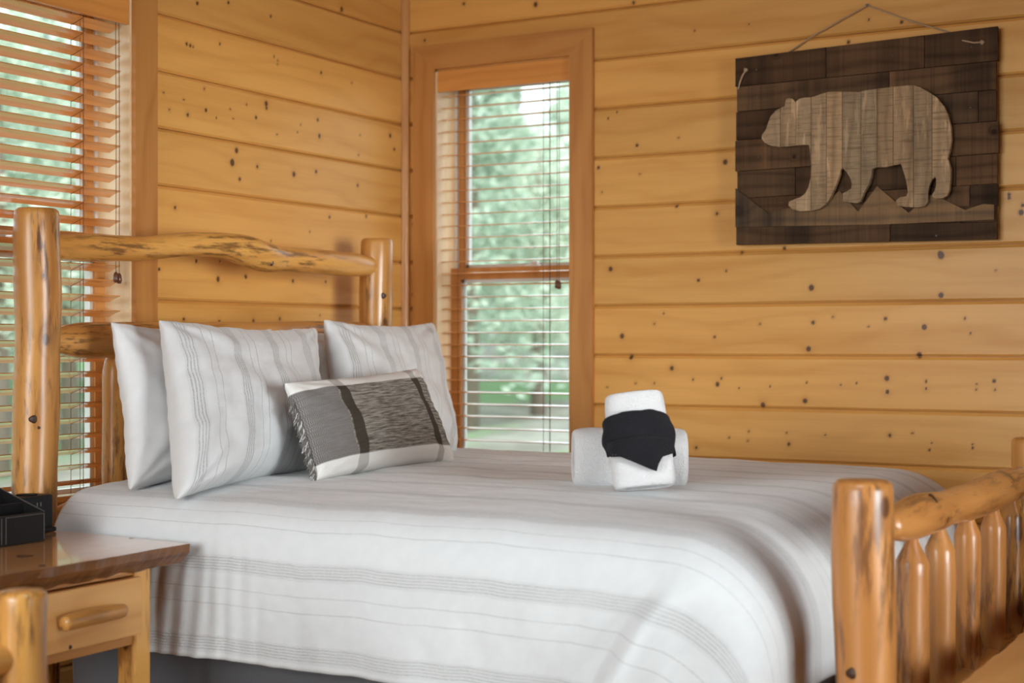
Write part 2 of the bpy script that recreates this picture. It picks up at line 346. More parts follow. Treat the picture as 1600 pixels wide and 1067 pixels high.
def cr(reg, sc, lst): return [(reg[0]+a/sc, reg[1]+b/sc, s) for a, b, s in lst]
S_, M_, B_ = .0042, .0066, .0098
kb = cr((920, 370), 2.353, [(80,118,B_),(403,160,M_),(505,125,S_),(818,187,B_*1.1),(1295,68,B_*1.3),(1295,215,B_),(1497,124,S_),(122,365,B_),(275,282,S_),(462,368,S_*1.2),(825,315,M_*1.1),(808,412,B_),(898,295,S_),(1090,301,M_),(1233,332,B_),(1383,300,S_*1.2),(1403,354,S_),(155,442,B_),(305,483,B_*.9),(172,538,S_),(68,552,S_),(240,538,S_),(383,525,S_),(487,520,S_*1.2),(473,542,B_*.9),(552,556,S_),(668,550,S_),(800,536,S_),(795,603,B_*.9),(925,544,S_),(985,538,S_),(1096,520,B_*.95),(1098,570,B_*.8),(1240,532,S_*1.3),(1240,558,S_*1.3),(1427,542,S_),(1425,562,S_),(1490,530,M_),(1492,562,S_),(395,775,M_),(515,738,S_),(588,715,S_),(585,750,S_),(728,720,S_),(735,762,M_),(868,728,S_),(1107,730,M_),(1262,758,S_),(1252,784,S_*1.3),(1412,763,S_),(1412,776,S_*1.2),(1190,722,S_),(1215,434,B_),(640,618,B_),(560,58,M_),(240,320,S_),(628,320,S_),(1027,330,S_)])
kb += cr((1120, 0), 2.667, [(135,101,S_),(633,82,S_),(770,92,M_),(548,175,M_),(35,675,B_),(1217,810,M_),(1217,825,M_),(1268,885,B_),(1275,855,M_),(930,1057,B_),(282,1035,M_),(0,890,M_)])
kb += [(990,4,M_),(1085,48,S_),(964,175,S_),(950,185,S_),(995,227,M_),(1060,215,S_),(1000,272,S_),(940,300,S_),(725,6,M_),(837,7,B_),(664,63,M_),(1057,322,M_),(935,262,M_),(838,7,M_),(650,160,S_),(648,152,S_),(645,350,S_),(646,460,M_)]
kl = cr((220, 0), 3.138, [(278,17,M_),(430,12,M_),(638,80,M_),(985,45,B_),(225,216,M_),(243,224,M_),(258,230,S_),(388,215,S_*1.2),(653,278,S_),(672,297,S_),(671,315,S_),(884,356,M_),(1035,407,S_),(110,455,S_),(210,488,S_),(140,538,S_),(230,563,M_),(318,540,M_*1.1),(370,578,S_),(437,536,S_),(453,581,S_),(517,513,S_),(564,576,M_),(614,508,B_),(616,530,M_),(783,612,S_),(767,648,S_),(867,588,M_),(875,667,B_*.9),(667,660,S_),(1222,665,B_*.9),(1242,732,M_),(1067,760,S_),(1075,663,S_),(470,738,B_),(449,797,B_*1.3),(572,817,M_),(485,878,M_*1.1),(751,854,B_),(860,841,M_*1.1),(1064,909,M_),(168,1018,M_),(925,1065,M_),(310,435,S_),(1105,1060,M_)])
kl += cr((0, 380), 2.667, [(662,108,M_),(817,75,M_),(908,150,B_),(915,75,S_),(1022,138,M_),(765,316,S_*1.3),(913,328,M_),(1056,322,S_)])
kl += cr((380, 340), 2.425, [(188,240,M_),(312,243,M_),(10,225,M_),(38,390,M_),(138,383,M_),(290,370,S_),(104,88,S_),(252,53,S_)])
KB = [(lambda p: (p.x, p.z))(onY(u, v, 0)) + (s,) for u, v, s in kb]
KL = [(lambda p: (p.y, p.z))(onX(u, v, 0)) + (s,) for u, v, s in kl]
for _ in range(150):   # knots on boards outside the photograph too
    KB.append((random.uniform(3.3, 5.6), random.uniform(0, 2.7), random.choice((S_, M_, B_)))); KL.append((random.uniform(-6.9, -2.5), random.uniform(0, 2.7), random.choice((S_, M_, B_))))
def plank(side, a0, a1, z0, z1, fine, parent, seed):
    """one tongue-and-groove board, bottom edge chamfered"""
    dep = random.uniform(-.0008, .0008)
    zz = np.linspace(z0+.008, z1-.0115, 33 if fine else 2)
    prof = [(z0+.0015, -.02), (z0+.0010, -.0085), (z0+.007, -.0012)] + [(z, 0.0) for z in zz] + [(z1-.0100, -.0010), (z1-.0008, -.0100), (z1-.0008, -.02)]
    n = max(1, int((a1-a0)/.006)) if fine else 1
    aa = np.linspace(a0, a1, n+1); P = len(prof)
    pz = np.array([p[0] for p in prof]); pd = np.array([p[1] for p in prof])+dep
    A, Z = np.meshgrid(aa, pz, indexing='ij'); Dp = np.broadcast_to(pd, A.shape)
    wz = .0
    if side == 'L': V = np.stack([Dp, A, Z], -1)
    else: V = np.stack([A, -Dp, Z], -1)
    V = V.reshape(-1, 3)
    i, j = np.meshgrid(np.arange(n), np.arange(P-1), indexing='ij'); a = (i*P+j).ravel(); b = a+P
    q = np.stack([a, b, b+1, a+1], 1) if side == 'L' else np.stack([a, b, b+1, a+1], 1)
    fcs = [tuple(t) for t in q.tolist()] + [tuple(range(P)), tuple(range(n*P+P-1, n*P-1, -1))]
    kn = np.zeros(A.shape)
    for (ka, kz, ks) in (KL if side == 'L' else KB):
        if a0-.05 < ka < a1+.05 and z0-.02 < kz < z1+.02:
            d = np.sqrt(((A-ka)/1.0)**2+((Z-kz)/1.15)**2)/ks
            kn = np.maximum(kn, 1.0*np.exp(-(d/1.05)**4)*.98+0*d); kn = np.maximum(kn, .40*np.exp(-d/2.2))
    return obj('plank', (V, fcs), 'wall_y' if side == 'L' else 'wall_x', parent, knot=kn.ravel())
for i in range(15):
    z0, z1 = grooves[i], grooves[i+1]
    if z1 < .02 or z0 > RZ-.02: continue
    z0 = max(z0, 0); z1 = min(z1, RZ); fine = z1 > .55 and z0 < 2.45
    zmid = (z0+z1)/2
    def cut(w0, w1, lo, hi):
        if z0 > lo-.10 and z1 < hi+.10 and lo-.03 < zmid < hi+.03: return [('a', None, w0-.03), ('b', w1+.03, None)]
        return None
    c = cut(W1[0], W1[1], W1[2], W1[3])
    if c: plank('L', RY, W1[0]-.03, z0, z1, False, wl, i); plank('L', W1[1]+.03, 0, z0, z1, fine, wl, i)
    else: plank('L', RY, W1[0], z0, z1, False, wl, i); plank('L', W1[0], 0, z0, z1, fine, wl, i)
    c = cut(W2[0], W2[1], W2[2], W2[3])
    if c: plank('B', 0, W2[0]-.03, z0, z1, fine, wb, i); plank('B', W2[1]+.03, 3.3, z0, z1, fine, wb, i)
    else: plank('B', 0, 3.3, z0, z1, fine, wb, i)
    plank('B', 3.302, RX, z0, z1, False, wb, i)
# corner quarter round
qr = [(0, 0)] + [(.026*math.cos(a), -.026*math.sin(a)) for a in np.linspace(0, PI/2, 8)]
V = [(x, y, z) for z in (0, RZ) for x, y in qr]; n = len(qr)
tr = obj('trim_1', (V, [tuple((i, (i+1) % n, (i+1) % n+n, i+n)) for i in range(n)]+[tuple(range(n)), tuple(range(2*n-1, n-1, -1))]), 'trim_z', smooth=False)
tag(tr, 'slim vertical pine corner moulding where the two board walls meet', 'trim', kind='structure')

# ------------------------------------------------------------------ windows
def T(side):   # (a along wall, d into the room, z) -> world
    if side == 'L': return lambda a, d, z: (d, a, z)
    return lambda a, d, z: (a, -d, z)
def wbox(side, a0, a1, d0, d1, z0, z1, bev=0.0):
    if side == 'L': return box(d0, d1, a0, a1, z0, z1, bev)
    return box(a0, a1, -d1, -d0, z0, z1, bev)
def prism(side, poly, d0, d1):      # polygon in (a, z)
    t = T(side); n = len(poly); V = [t(a, d0, z) for a, z in poly]+[t(a, d1, z) for a, z in poly]
    return V, [tuple(range(n)), tuple(range(2*n-1, n-1, -1))]+[(i, (i+1) % n, (i+1) % n+n, i+n) for i in range(n)]
def window(idx, side, w, cw, label):
    a0, a1, z0, z1 = w; t = T(side)
    root = thing('window_%d' % idx, t((a0+a1)/2, 0, z0), label, 'window', kind='structure')
    al = 'y' if side == 'L' else 'x'
    c = cw; d0, d1 = .0, .021
    obj('casing', prism(side, [(a0-c, z1+c), (a1+c, z1+c), (a1, z1), (a0, z1)], d0, d1), 'trim_'+al, root)
    obj('casing', prism(side, [(a0-c, z0-c), (a0-c, z1+c), (a0, z1), (a0, z0)], d0, d1), 'trim_z', root)
    obj('casing', prism(side, [(a1, z0), (a1, z1), (a1+c, z1+c), (a1+c, z0-c)], d0, d1), 'trim_z', root)
    obj('sill', wbox(side, a0-c, a1+c, -.14, .045, z0-.028, z0, .004), 'trim_'+al, root)
    obj('apron', wbox(side, a0-c, a1+c, 0, .02, z0-.028-c, z0-.028), 'trim_'+al, root)
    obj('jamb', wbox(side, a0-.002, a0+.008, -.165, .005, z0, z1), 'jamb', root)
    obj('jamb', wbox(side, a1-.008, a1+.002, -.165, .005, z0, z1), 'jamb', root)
    obj('head_jamb', wbox(side, a0, a1, -.165, .005, z1-.008, z1+.002), 'trim_'+al, root)
    zm = (z0+z1)/2
    s = .042
    for nm, za, zb, d in (('upper_sash', zm-.02, z1-.008, -.150), ('lower_sash', z0, zm+.022, -.112)):
        sh = join(wbox(side, a0+.008, a0+.008+s, d-.015, d+.015, za, zb), wbox(side, a1-.008-s, a1-.008, d-.015, d+.015, za, zb),
                  wbox(side, a0+.008+s, a1-.008-s, d-.015, d+.015, zb-.045, zb), wbox(side, a0+.008+s, a1-.008-s, d-.015, d+.015, za, za+.045))
        so_ = obj(nm, sh, 'trim_z', root)
        e = .012
        obj('glazing_bead', join(wbox(side, a0+.008+s, a0+.008+s+e, d-.018, d+.004, za+.045, zb-.045), wbox(side, a1-.008-s-e, a1-.008-s, d-.018, d+.004, za+.045, zb-.045),
             wbox(side, a0+.008+s, a1-.008-s, d-.018, d+.004, za+.045, za+.045+e), wbox(side, a0+.008+s, a1-.008-s, d-.018, d+.004, zb-.045-e, zb-.045)), 'vinyl', so_)
        g = wbox(side, a0+.008+s, a1-.008-s, d-.004, d, za+.045, zb-.045)
        obj('pane', g, 'glass', so_)
    for a in (a0+.008, a1-.02): obj('jamb_liner', wbox(side, a, a+.012, -.165, -.128, z0, z1-.008), 'vinyl', root)
    am = a0+(a1-a0)*.62
    obj('sash_lock', join(wbox(side, am-.028, am+.028, -.128, -.10, zm+.022, zm+.03, .003), wbox(side, am-.005, am+.022, -.125, -.105, zm+.03, zm+.042, .003)), 'metal', root)
    return root
window(1, 'L', W1, .10, 'double-hung pine window behind the log headboard, beside the nightstand')
window(2, 'B', W2, .095, 'narrow tall double-hung pine window with mitred casing, right of the corner')

def blind(side, w, tilt, ladders, pull, label, tasz):
    a0, a1, z0, z1 = w; a0 += .012; a1 -= .02; t = T(side); al = 'y' if side == 'L' else 'x'
    root = thing('window_blind', t((a0+a1)/2, -.035, z0), label, 'blind', 'wooden slat blinds')
    obj('valance', wbox(side, a0-.004, a1+.012, -.012, .004, z1-.088, z1-.006, .002), 'slat_'+al, root)
    obj('head_rail', wbox(side, a0, a1, -.07, -.014, z1-.06, z1-.012), 'slat_'+al, root)
    dc = -.042; hw = .025; th = .0028
    # slat cross-section: curved strip
    ztop = z1-.10; zb = z0+.03; pitch = .0462; n = int((ztop-zb)/pitch)
    ca, sa = math.cos(tilt), math.sin(tilt)
    prof = [(-hw, 0), (-hw*.6, .0012), (0, .0018), (hw*.6, .0012), (hw, 0), (hw, -th), (0, -th+.0016), (-hw, -th)]
    pr = [(dc+d*ca-h*sa, d*sa+h*ca) for d, h in prof]; m = len(pr)
    V = [t(a, d, h+ztop) for a in (a0+.003, a1-.003) for d, h in pr]
    Fc = [(i, (i+1) % m, (i+1) % m+m, i+m) for i in range(m)]+[tuple(range(m)), tuple(range(2*m-1, m-1, -1))]
    s0 = obj('slat', (V, Fc), 'slat_'+al, root)
    for i in range(1, n): clone(s0, s0.location+Vector((0, 0, -pitch*i)))
    obj('bottom_rail', wbox(side, a0+.003, a1-.003, dc-.026, dc+.026, ztop-pitch*n-.008, ztop-pitch*n+.010, .003), 'slat_'+al, root)
    zbot = ztop-pitch*n
    for la in ladders:
        g = []
        for dd in (-hw*ca-.002, hw*ca+.002):
            g.append(tube([t(la, dc+dd, zbot), t(la, dc+dd, z1-.05)], .0010, 5))
        for i in range(n):
            zz = ztop-pitch*i-.004; g.append(tube([t(la, dc-hw*ca, zz-hw*sa), t(la, dc+hw*ca, zz+hw*sa)], .0007, 4))
        g.append(tube([t(la+.012, dc, zbot), t(la+.012, dc, z1-.05)], .0009, 5))
        obj('ladder_cord', join(*g), 'cord', root)
    for q, pa in enumerate(pull):
        pc = obj('pull_cord', tube([t(pa, -.008, z1-.088), t(pa+.001, -.007, (z1+tasz)/2), t(pa, -.007, tasz+.01)], .0011, 5), 'cord', root)
        z_ = tasz-q*.003
        pts = [t(pa, -.007, z_+.014), t(pa, -.007, z_+.008), t(pa, -.007, z_-.008), t(pa, -.007, z_-.018)]
        obj('tassel', tube(pts, [.003, .007, .0085, .006], 10), 'tassel', pc, smooth=True)
    return root
yl = onX(125, 300, -.03).y; yp = onX(180, 400, -.01).y
blind('L', W1, math.radians(20), [yl, yl-.55], [yp, yp+.014], 'wide wooden slat blind tilted open in the window behind the headboard', onX(180, 432, -.007).z)
xl = onY(852, 300, .03).x; xp = onY(872, 400, .01).x
blind('B', W2, math.radians(-4), [xl, .147+.09], [xp-.003, xp+.006], 'narrow wooden slat blind, slats level, in the tall window right of the corner', onY(872, 443, .007).z)

# ================================================================== BEAR PLAQUE
plq = thing('wall_plaque', tuple(onY(1355, 385, 0)), 'dark reclaimed wood plaque with a pale striped bear cutout, hung by jute cord', 'wall art')
YP = -.030        # back of the planks; front faces near -.045
def PX(a, b, y): return onY(1120+a/2.667, b/2.667, y)
def wallprism(pts, y0, y1, name, mat, parent, bev=0.0):
    n = len(pts); V = [(x, y0, z) for x, z in pts]+[(x, y1, z) for x, z in pts]
    return obj(name, (V, [tuple(range(n)), tuple(range(2*n-1, n-1, -1))]+[(i, (i+1) % n, (i+1) % n+n, i+n) for i in range(n)]), mat, parent)
rows = [  # (left y top, right y top at crop px x=78 / x=1175) and joints
    ((242, 107), (455, 865)), ((362, 252), (718,)), ((467, 372), (480, 1090)), ((585, 503), (560, )), ((715, 638), (327, 996)), ((828, 765), (560, 1055)), ((905, 850), (400,)), ((945, 925), (722,)), ((1022, 998), ())]
for i in range(8):
    (l0, r0), js = rows[i]; (l1, r1), _ = rows[i+1]
    if i == 5: r1 = 858
    xs = [78+random.uniform(-3, 8)] + [j for j in js] + [1172+random.uniform(-8, 6)]
    for a, b in zip(xs[:-1], xs[1:]):
        f = lambda x, l, r: l+(r-l)*(x-78)/1097.0
        g = 1.5; yf = -.044-random.uniform(0, .006)
        pts = [PX(a+g, f(a, l1, r1)-g, yf), PX(b-g, f(b, l1, r1)-g, yf), PX(b-g, f(b, l0, r0)+g, yf), PX(a+g, f(a, l0, r0)+g, yf)]
        wallprism([(p.x, p.z) for p in pts], YP, yf, 'plank', 'dark_plank', plq)
for a in (200, 640, 1050):
    p0 = PX(a-35, 1000, -.02); p1 = PX(a+35, 260, -.02)
    obj('batten', box(p0.x, p1.x, YP, -.001, p0.z, p1.z-.02), 'dark_plank', plq)
mt = [(78, 785), (215, 890), (250, 878), (300, 868), (400, 850), (470, 830), (512, 795), (590, 882), (668, 776), (800, 887), (890, 812), (960, 838), (1035, 875), (1110, 850), (1155, 853), (1155, 915), (700, 935), (78, 946)]
pts = [PX(a, b, -.058) for a, b in mt]; pts.reverse()
wallprism([(p.x, p.z) for p in pts], -.050, -.060, 'mountain_board', 'mountain', plq)
bear = [(186,575),(190,560),(205,540),(215,510),(225,485),(245,462),(265,450),(283,443),(285,425),(290,412),(302,408),(315,412),(328,425),(345,412),(365,407),(395,406),(410,402),(435,392),(460,384),(500,382),(540,382),(590,384),(620,377),(670,370),(735,362),(780,357),(822,356),(850,365),(885,385),(915,405),(945,440),(962,475),(975,530),(978,580),(972,625),(962,660),(975,700),(974,740),(970,790),(960,815),(940,826),(915,828),(900,822),(898,810),(908,795),(915,770),(914,745),(908,737),(893,755),(885,775),(880,800),(880,840),(868,858),(840,864),(790,862),(755,858),(747,845),(750,832),(765,822),(790,818),(797,800),(793,770),(785,735),(775,705),(768,683),(740,688),(700,697),(662,697),(648,705),(645,730),(635,765),(615,800),(600,838),(585,846),(550,843),(525,838),(517,820),(525,805),(545,795),(560,785),(563,765),(555,740),(540,715),(525,702),(517,705),(512,730),(495,775),(475,820),(455,850),(430,870),(395,878),(350,880),(315,872),(298,855),(302,840),(325,830),(350,822),(370,805),(383,780),(392,740),(393,690),(390,640),(385,605),(370,603),(335,605),(300,610),(260,612),(225,607),(200,595)]
YB0, YB1 = -.066, -.084
bw = [PX(a, b, YB1) for a, b in bear]
cuts = [150, 265, 330, 394, 457, 523, 602, 668, 736, 820, 897, 1010]
bcol = ['bear_strip']*11
bearp = obj('bear_backer', join(box(PX(420, 600, -.07).x, PX(900, 600, -.07).x, YB0, -.05, PX(600, 640, -.07).z, PX(600, 440, -.07).z)), 'dark_plank', plq)
for i in range(11):
    xa = PX(cuts[i], 500, YB1).x+.0008; xb = PX(cuts[i+1], 500, YB1).x-.0008; yf = YB1-random.uniform(0, .003)
    bm = bmesh.new(); vs_ = [bm.verts.new((p.x, yf, p.z)) for p in bw]
    for tri_ in tessellate_polygon([[Vector((p.x, p.z, 0)) for p in bw]]): bm.faces.new([vs_[q] for q in tri_])
    for x, s in ((xa, -1), (xb, 1)):
        geom = bm.verts[:]+bm.edges[:]+bm.faces[:]
        bmesh.ops.bisect_plane(bm, geom=geom, plane_co=(x, 0, 1.8), plane_no=Vector((s, 0, 0)), clear_outer=True, dist=1e-6)
    r = bmesh.ops.extrude_face_region(bm, geom=bm.faces[:]); 
    for v in r['geom']:
        if isinstance(v, bmesh.types.BMVert): v.co.y = YB0
    bmesh.ops.recalc_face_normals(bm, faces=bm.faces[:])
    geo = bmgeo(bm); adj = {}
    for f_ in geo[1]:
        for v_ in f_: adj.setdefault(v_, set()).update(f_)
    left = set(adj)
    while left:
        st = [left.pop()]; isl = set(st)
        while st:
            for w_ in adj[st.pop()]:
                if w_ not in isl: isl.add(w_); left.discard(w_); st.append(w_)
        ids = sorted(isl); mp = {a: k for k, a in enumerate(ids)}
        obj('bear_strip', ([geo[0][a] for a in ids], [tuple(mp[a] for a in f_) for f_ in geo[1] if f_[0] in isl]), 'bear_strip', bearp)
nl = PX(628, 22, -.01); yr = -.012
cordp = [PX(290, 225, -.014), PX(400, 150, -.012), nl+Vector((0, -.003, -.001)), PX(800, 85, -.012), PX(985, 140, -.014)]
obj('hanging_cord', tube([tuple(p) for p in cordp], .0028, 7), 'jute', plq, smooth=True)
obj('hook_nail', join(tube([(nl.x, 0, nl.z), (nl.x, -.014, nl.z)], .0022, 8), tube([(nl.x, -.014, nl.z), (nl.x, -.016, nl.z)], .005, 10)), 'nail', plq)
yk = -.056
obj('cord_end', join(tube([tuple(PX(122, 290, yk)), tuple(PX(105, 320, yk)), tuple(PX(96, 345, yk)), tuple(PX(90, 372, yk))], [.0035, .0032, .003, .0028], 7), dome(PX(122, 292, -.050), (0, -1, 0), .0075, .010), dome(PX(91, 366, yk+.002), (0, -1, 0), .004, .004)), 'jute', plq, smooth=True)
obj('cord_end', join(tube([tuple(PX(1105, 176, yk)), tuple(PX(1070, 178, yk)), tuple(PX(1022, 168, yk))], [.003, .0028, .0028], 7), dome(PX(1107, 177, -.050), (0, -1, 0), .0072, .010)), 'jute', plq, smooth=True)
for a, b in ((165, 290), (168, 405), (172, 654), (735, 232), (1060, 195), (1058, 448), (914, 982), (190, 870), (735, 915)):
    obj('nail_head', dome(PX(a, b, -.0505), (0, -1, 0), .003, .0012, 10), 'nail', plq)

# ================================================================== BED
HX, FX = .20, 2.485; YN, YF = -2.10, -.485
bed = thing('log_bed', (1.3, -1.3, 0), 'rustic log bed with tall headboard posts, against the left board wall', 'bed')
hp = obj('headboard_post', post(HX, YN, 0, onX(58, 326, HX).z, .0605, 3.1, .018), 'bark_z', bed, smooth=True)
zf = onX(588, 373, HX).z
hp2 = obj('headboard_post', post(HX, YF, 0, zf, .058, 8.4, .018, .14), 'bark_z', bed, smooth=True)
fp = obj('footboard_post', post(FX, YN, 0, onX(1352, 750, FX).z, .059, 5.7, .02, .09), 'foot_z', bed, smooth=True)
fp2 = obj('footboard_post', post(FX, YF+.02, 0, onX(1590, 690, FX).z, .058, 1.2, .02, .12), 'bark_z', bed, smooth=True)
HXp = HX+.0
tr_ = [(onX(70, 388, HXp), .03), (onX(100, 386, HXp), .034), (onX(135, 386, HXp), .040), (onX(220, 388, HXp), .036), (onX(300, 381, HXp), .036), (onX(345, 382, HXp), .040), (onX(385, 392, HXp), .050), (onX(415, 403, HXp), .052), (onX(440, 404, HXp), .040), (onX(500, 409, HXp), .041), (onX(555, 414, HXp), .041), (onX(568, 415, HXp), .036), (onX(590, 416, HXp), .030)]
tr_o = obj('top_rail', log([p for p, r in tr_], [r for p, r in tr_], 2.2, 70), 'log_y', bed, smooth=True)
HM = HX+.01
def rail(name, zc0, zc1, r, seed, mat, y0=YN, y1=YF, x=HM):
    yy = [y0, y0+.07, y0+.115, y0+.15, y0+.8, y1-.14, y1-.10, y1-.06, y1]; rr = [r*.55, r*.62, r*.95, r, r*1.03, r, r*.95, r*.6, r*.55]
    pts = [(x, a, zc0+(zc1-zc0)*(a-y0)/(y1-y0)) for a in yy]
    return obj(name, log(pts, rr, seed, 60), mat, bed, smooth=True)
rail('middle_rail', 1.075, 1.10, .049, 6.6, 'bark_y'); rail('lower_rail', .585, .585, .052, 7.9, 'bark_y')
ns = onX(180, 650, HX).y
for i in range(6):
    yy = ns+i*.225
    pts = [(HX, yy, .58), (HX, yy, .62), (HX, yy, .66), (HX, yy, .98), (HX, yy, 1.01), (HX, yy, 1.06)]
    obj('spindle', log(pts, [.018, .024, .036, .037, .034, .012], 3.3+i, 30, 16, .12), 'log_z', bed, smooth=True)
# footboard rail and spindles
fr_ = [(onX(1385, 822, FX), .028), (onX(1404, 818, FX), .040), (onX(1425, 808, FX), .049), (onX(1465, 798, FX), .046), (onX(1475, 795, FX), .042), (onX(1510, 785, FX), .047), (onX(1560, 764, FX), .050), (onX(1590, 752, FX), .044), (onX(1606, 748, FX), .03)]
fr_[-1] = (Vector((FX, YF+.02, fr_[-1][0].z)), .03)
obj('foot_rail', log([p for p, r in fr_], [r for p, r in fr_], 9.1, 60, 24, .12), 'foot_y', bed, smooth=True)
rail('foot_lower_rail', .23, .23, .046, 4.9, 'log_y', YN, YF, FX)
for i, (u, v) in enumerate(((1426, 853), (1468, 834), (1512, 813), (1552, 801), (1582, 786))):
    p = onX(u, v, FX); zt = p.z; yy = p.y; r = random.uniform(.033, .037)
    pts = [(FX, yy, .25), (FX, yy, .28), (FX, yy, .31), (FX, yy, zt-.036), (FX, yy, zt-.031), (FX, yy, zt+.01), (FX, yy, zt+.03)]
    rr = [.02, .026, r, r, r*.96, .014, .012]
    g = tube([(FX+.004*noise.noise(Vector((i, z*4, 0))), q, z) for (_, q, z) in [pts[0], pts[1], pts[2]]]+[(FX+.006*noise.noise(Vector((i+3.3, z*4, 0))), yy, z) for z in np.linspace(.33, zt-.04, 12)]+pts[4:], rr[:3]+[r]*12+rr[4:], 18, True, .14, 6, 11.3*i)
    obj('spindle', g, 'bark_z' if i in (4,) else 'foot_z', bed, smooth=True)
for yy, s in ((YN+.02, -1), (YF-.02, 1)):
    pts = [(HX, yy, .30), (HX+.10, yy, .30), (HX+.16, yy, .30), (1.3, yy, .30), (FX-.16, yy, .30), (FX-.1, yy, .30), (FX, yy, .30)]
    obj('side_rail', log(pts, [.03, .035, .048, .05, .048, .035, .03], 5+yy, 50, 18), 'log_x', bed, smooth=True)
def knot_on(o, u, v, axisx, r, rad, sq=(1, 1)):
    # knot on the camera side of a round member centred on plane x=axisx
    p = onX(u, v, axisx); d = (Vector((CX, CY, CZ))-p); d.z = 0; d.normalize()
    return p, d
def postknot(o, cx, cy, v, du, rad, r, sq=(1, 1)):
    d = Vector((CX-cx, CY-cy, 0)).normalized(); s = Vector((-d.y, d.x, 0))
    ang = du; nrm = d*math.cos(ang)+s*math.sin(ang); c = Vector((cx, cy, 0))+nrm*(rad-.0015)
    dist = (c-Vector((CX, CY, 0))).dot(fwd); c.z = CZ-(v-HOR)/F*dist
    obj('knot', dome(c, nrm, r, .003, 14, sq), 'knot', o, smooth=True)
postknot(hp, HX, YN, 655, -.15, .062, .011); postknot(hp, HX, YN, 668, .1, .062, .004); postknot(hp2, HX, YF, 462, .45, .058, .011); postknot(hp2, HX, YF, 467, -.3, .058, .007)
postknot(fp, FX, YN, 832, -.17, .060, .011); postknot(fp, FX, YN, 1052, -.5, .060, .011)
postknot(tr_o, HX+.02, onX(415, 410, HX).y, 410, 0, .032, .011)

p = onX(1442, 806, FX); kn_ = Vector((.45, -.35, .75)).normalized()
obj('knot', dome(p+kn_*.0515, kn_, .0115, .003, 14, (1, 1.3)), 'knot', bpy.data.objects['foot_rail'], smooth=True)
# box spring, mattress, skirt, duvet
bs = tag(obj('box_spring', box(.36, 2.18, -2.05, -.55, .22, .40, .03), 'skirt', smooth=True), 'grey cloth-covered box spring under the duvet', 'box spring')
X0, X1, Y0, Y1, ZT = .42, 2.09, -2.10, -.50, .700
mat_ = tag(obj('mattress', box(.36, 2.14, -2.06, -.54, .402, .655, .06), 'white', smooth=True), 'thick white mattress hidden beneath the striped duvet', 'mattress')
# pleated skirt
def wavy(path, z0, z1, amp, per, nz=6):
    V = []; n = len(path)
    for j in range(nz+1):
        f = j/nz; z = z1+(z0-z1)*f
        for i, (x, y, nx, ny, s) in enumerate(path):
            o_ = amp*f*(math.sin(s*2*PI/per)+.5*math.sin(s*2*PI/(per*2.7)+1)); V.append((x+nx*o_, y+ny*o_, z))
    Fc = [(j*n+i, j*n+i+1, (j+1)*n+i+1, (j+1)*n+i) for j in range(nz) for i in range(n-1)]
    return V, Fc
pth = [(x, -2.15, 0, -1, x) for x in np.linspace(.38, 2.14, 220)]+[(2.15+.05*math.sin(t), -2.10-.05*math.cos(t), math.sin(t), -math.cos(t), 2.14+.05*t) for t in np.linspace(.1, PI/2, 10)]+[(2.20, y, 1, 0, 4.3+y) for y in np.linspace(-2.09, -.52, 120)]
sk = obj('bed_skirt', wavy(pth, .02, .41, .012, .21), 'skirt', smooth=True)
sm = sk.modifiers.new('s', 'SOLIDIFY'); sm.thickness = .003
tag(sk, 'dark grey bed skirt hanging to the floor beneath the duvet hem', 'bed skirt')

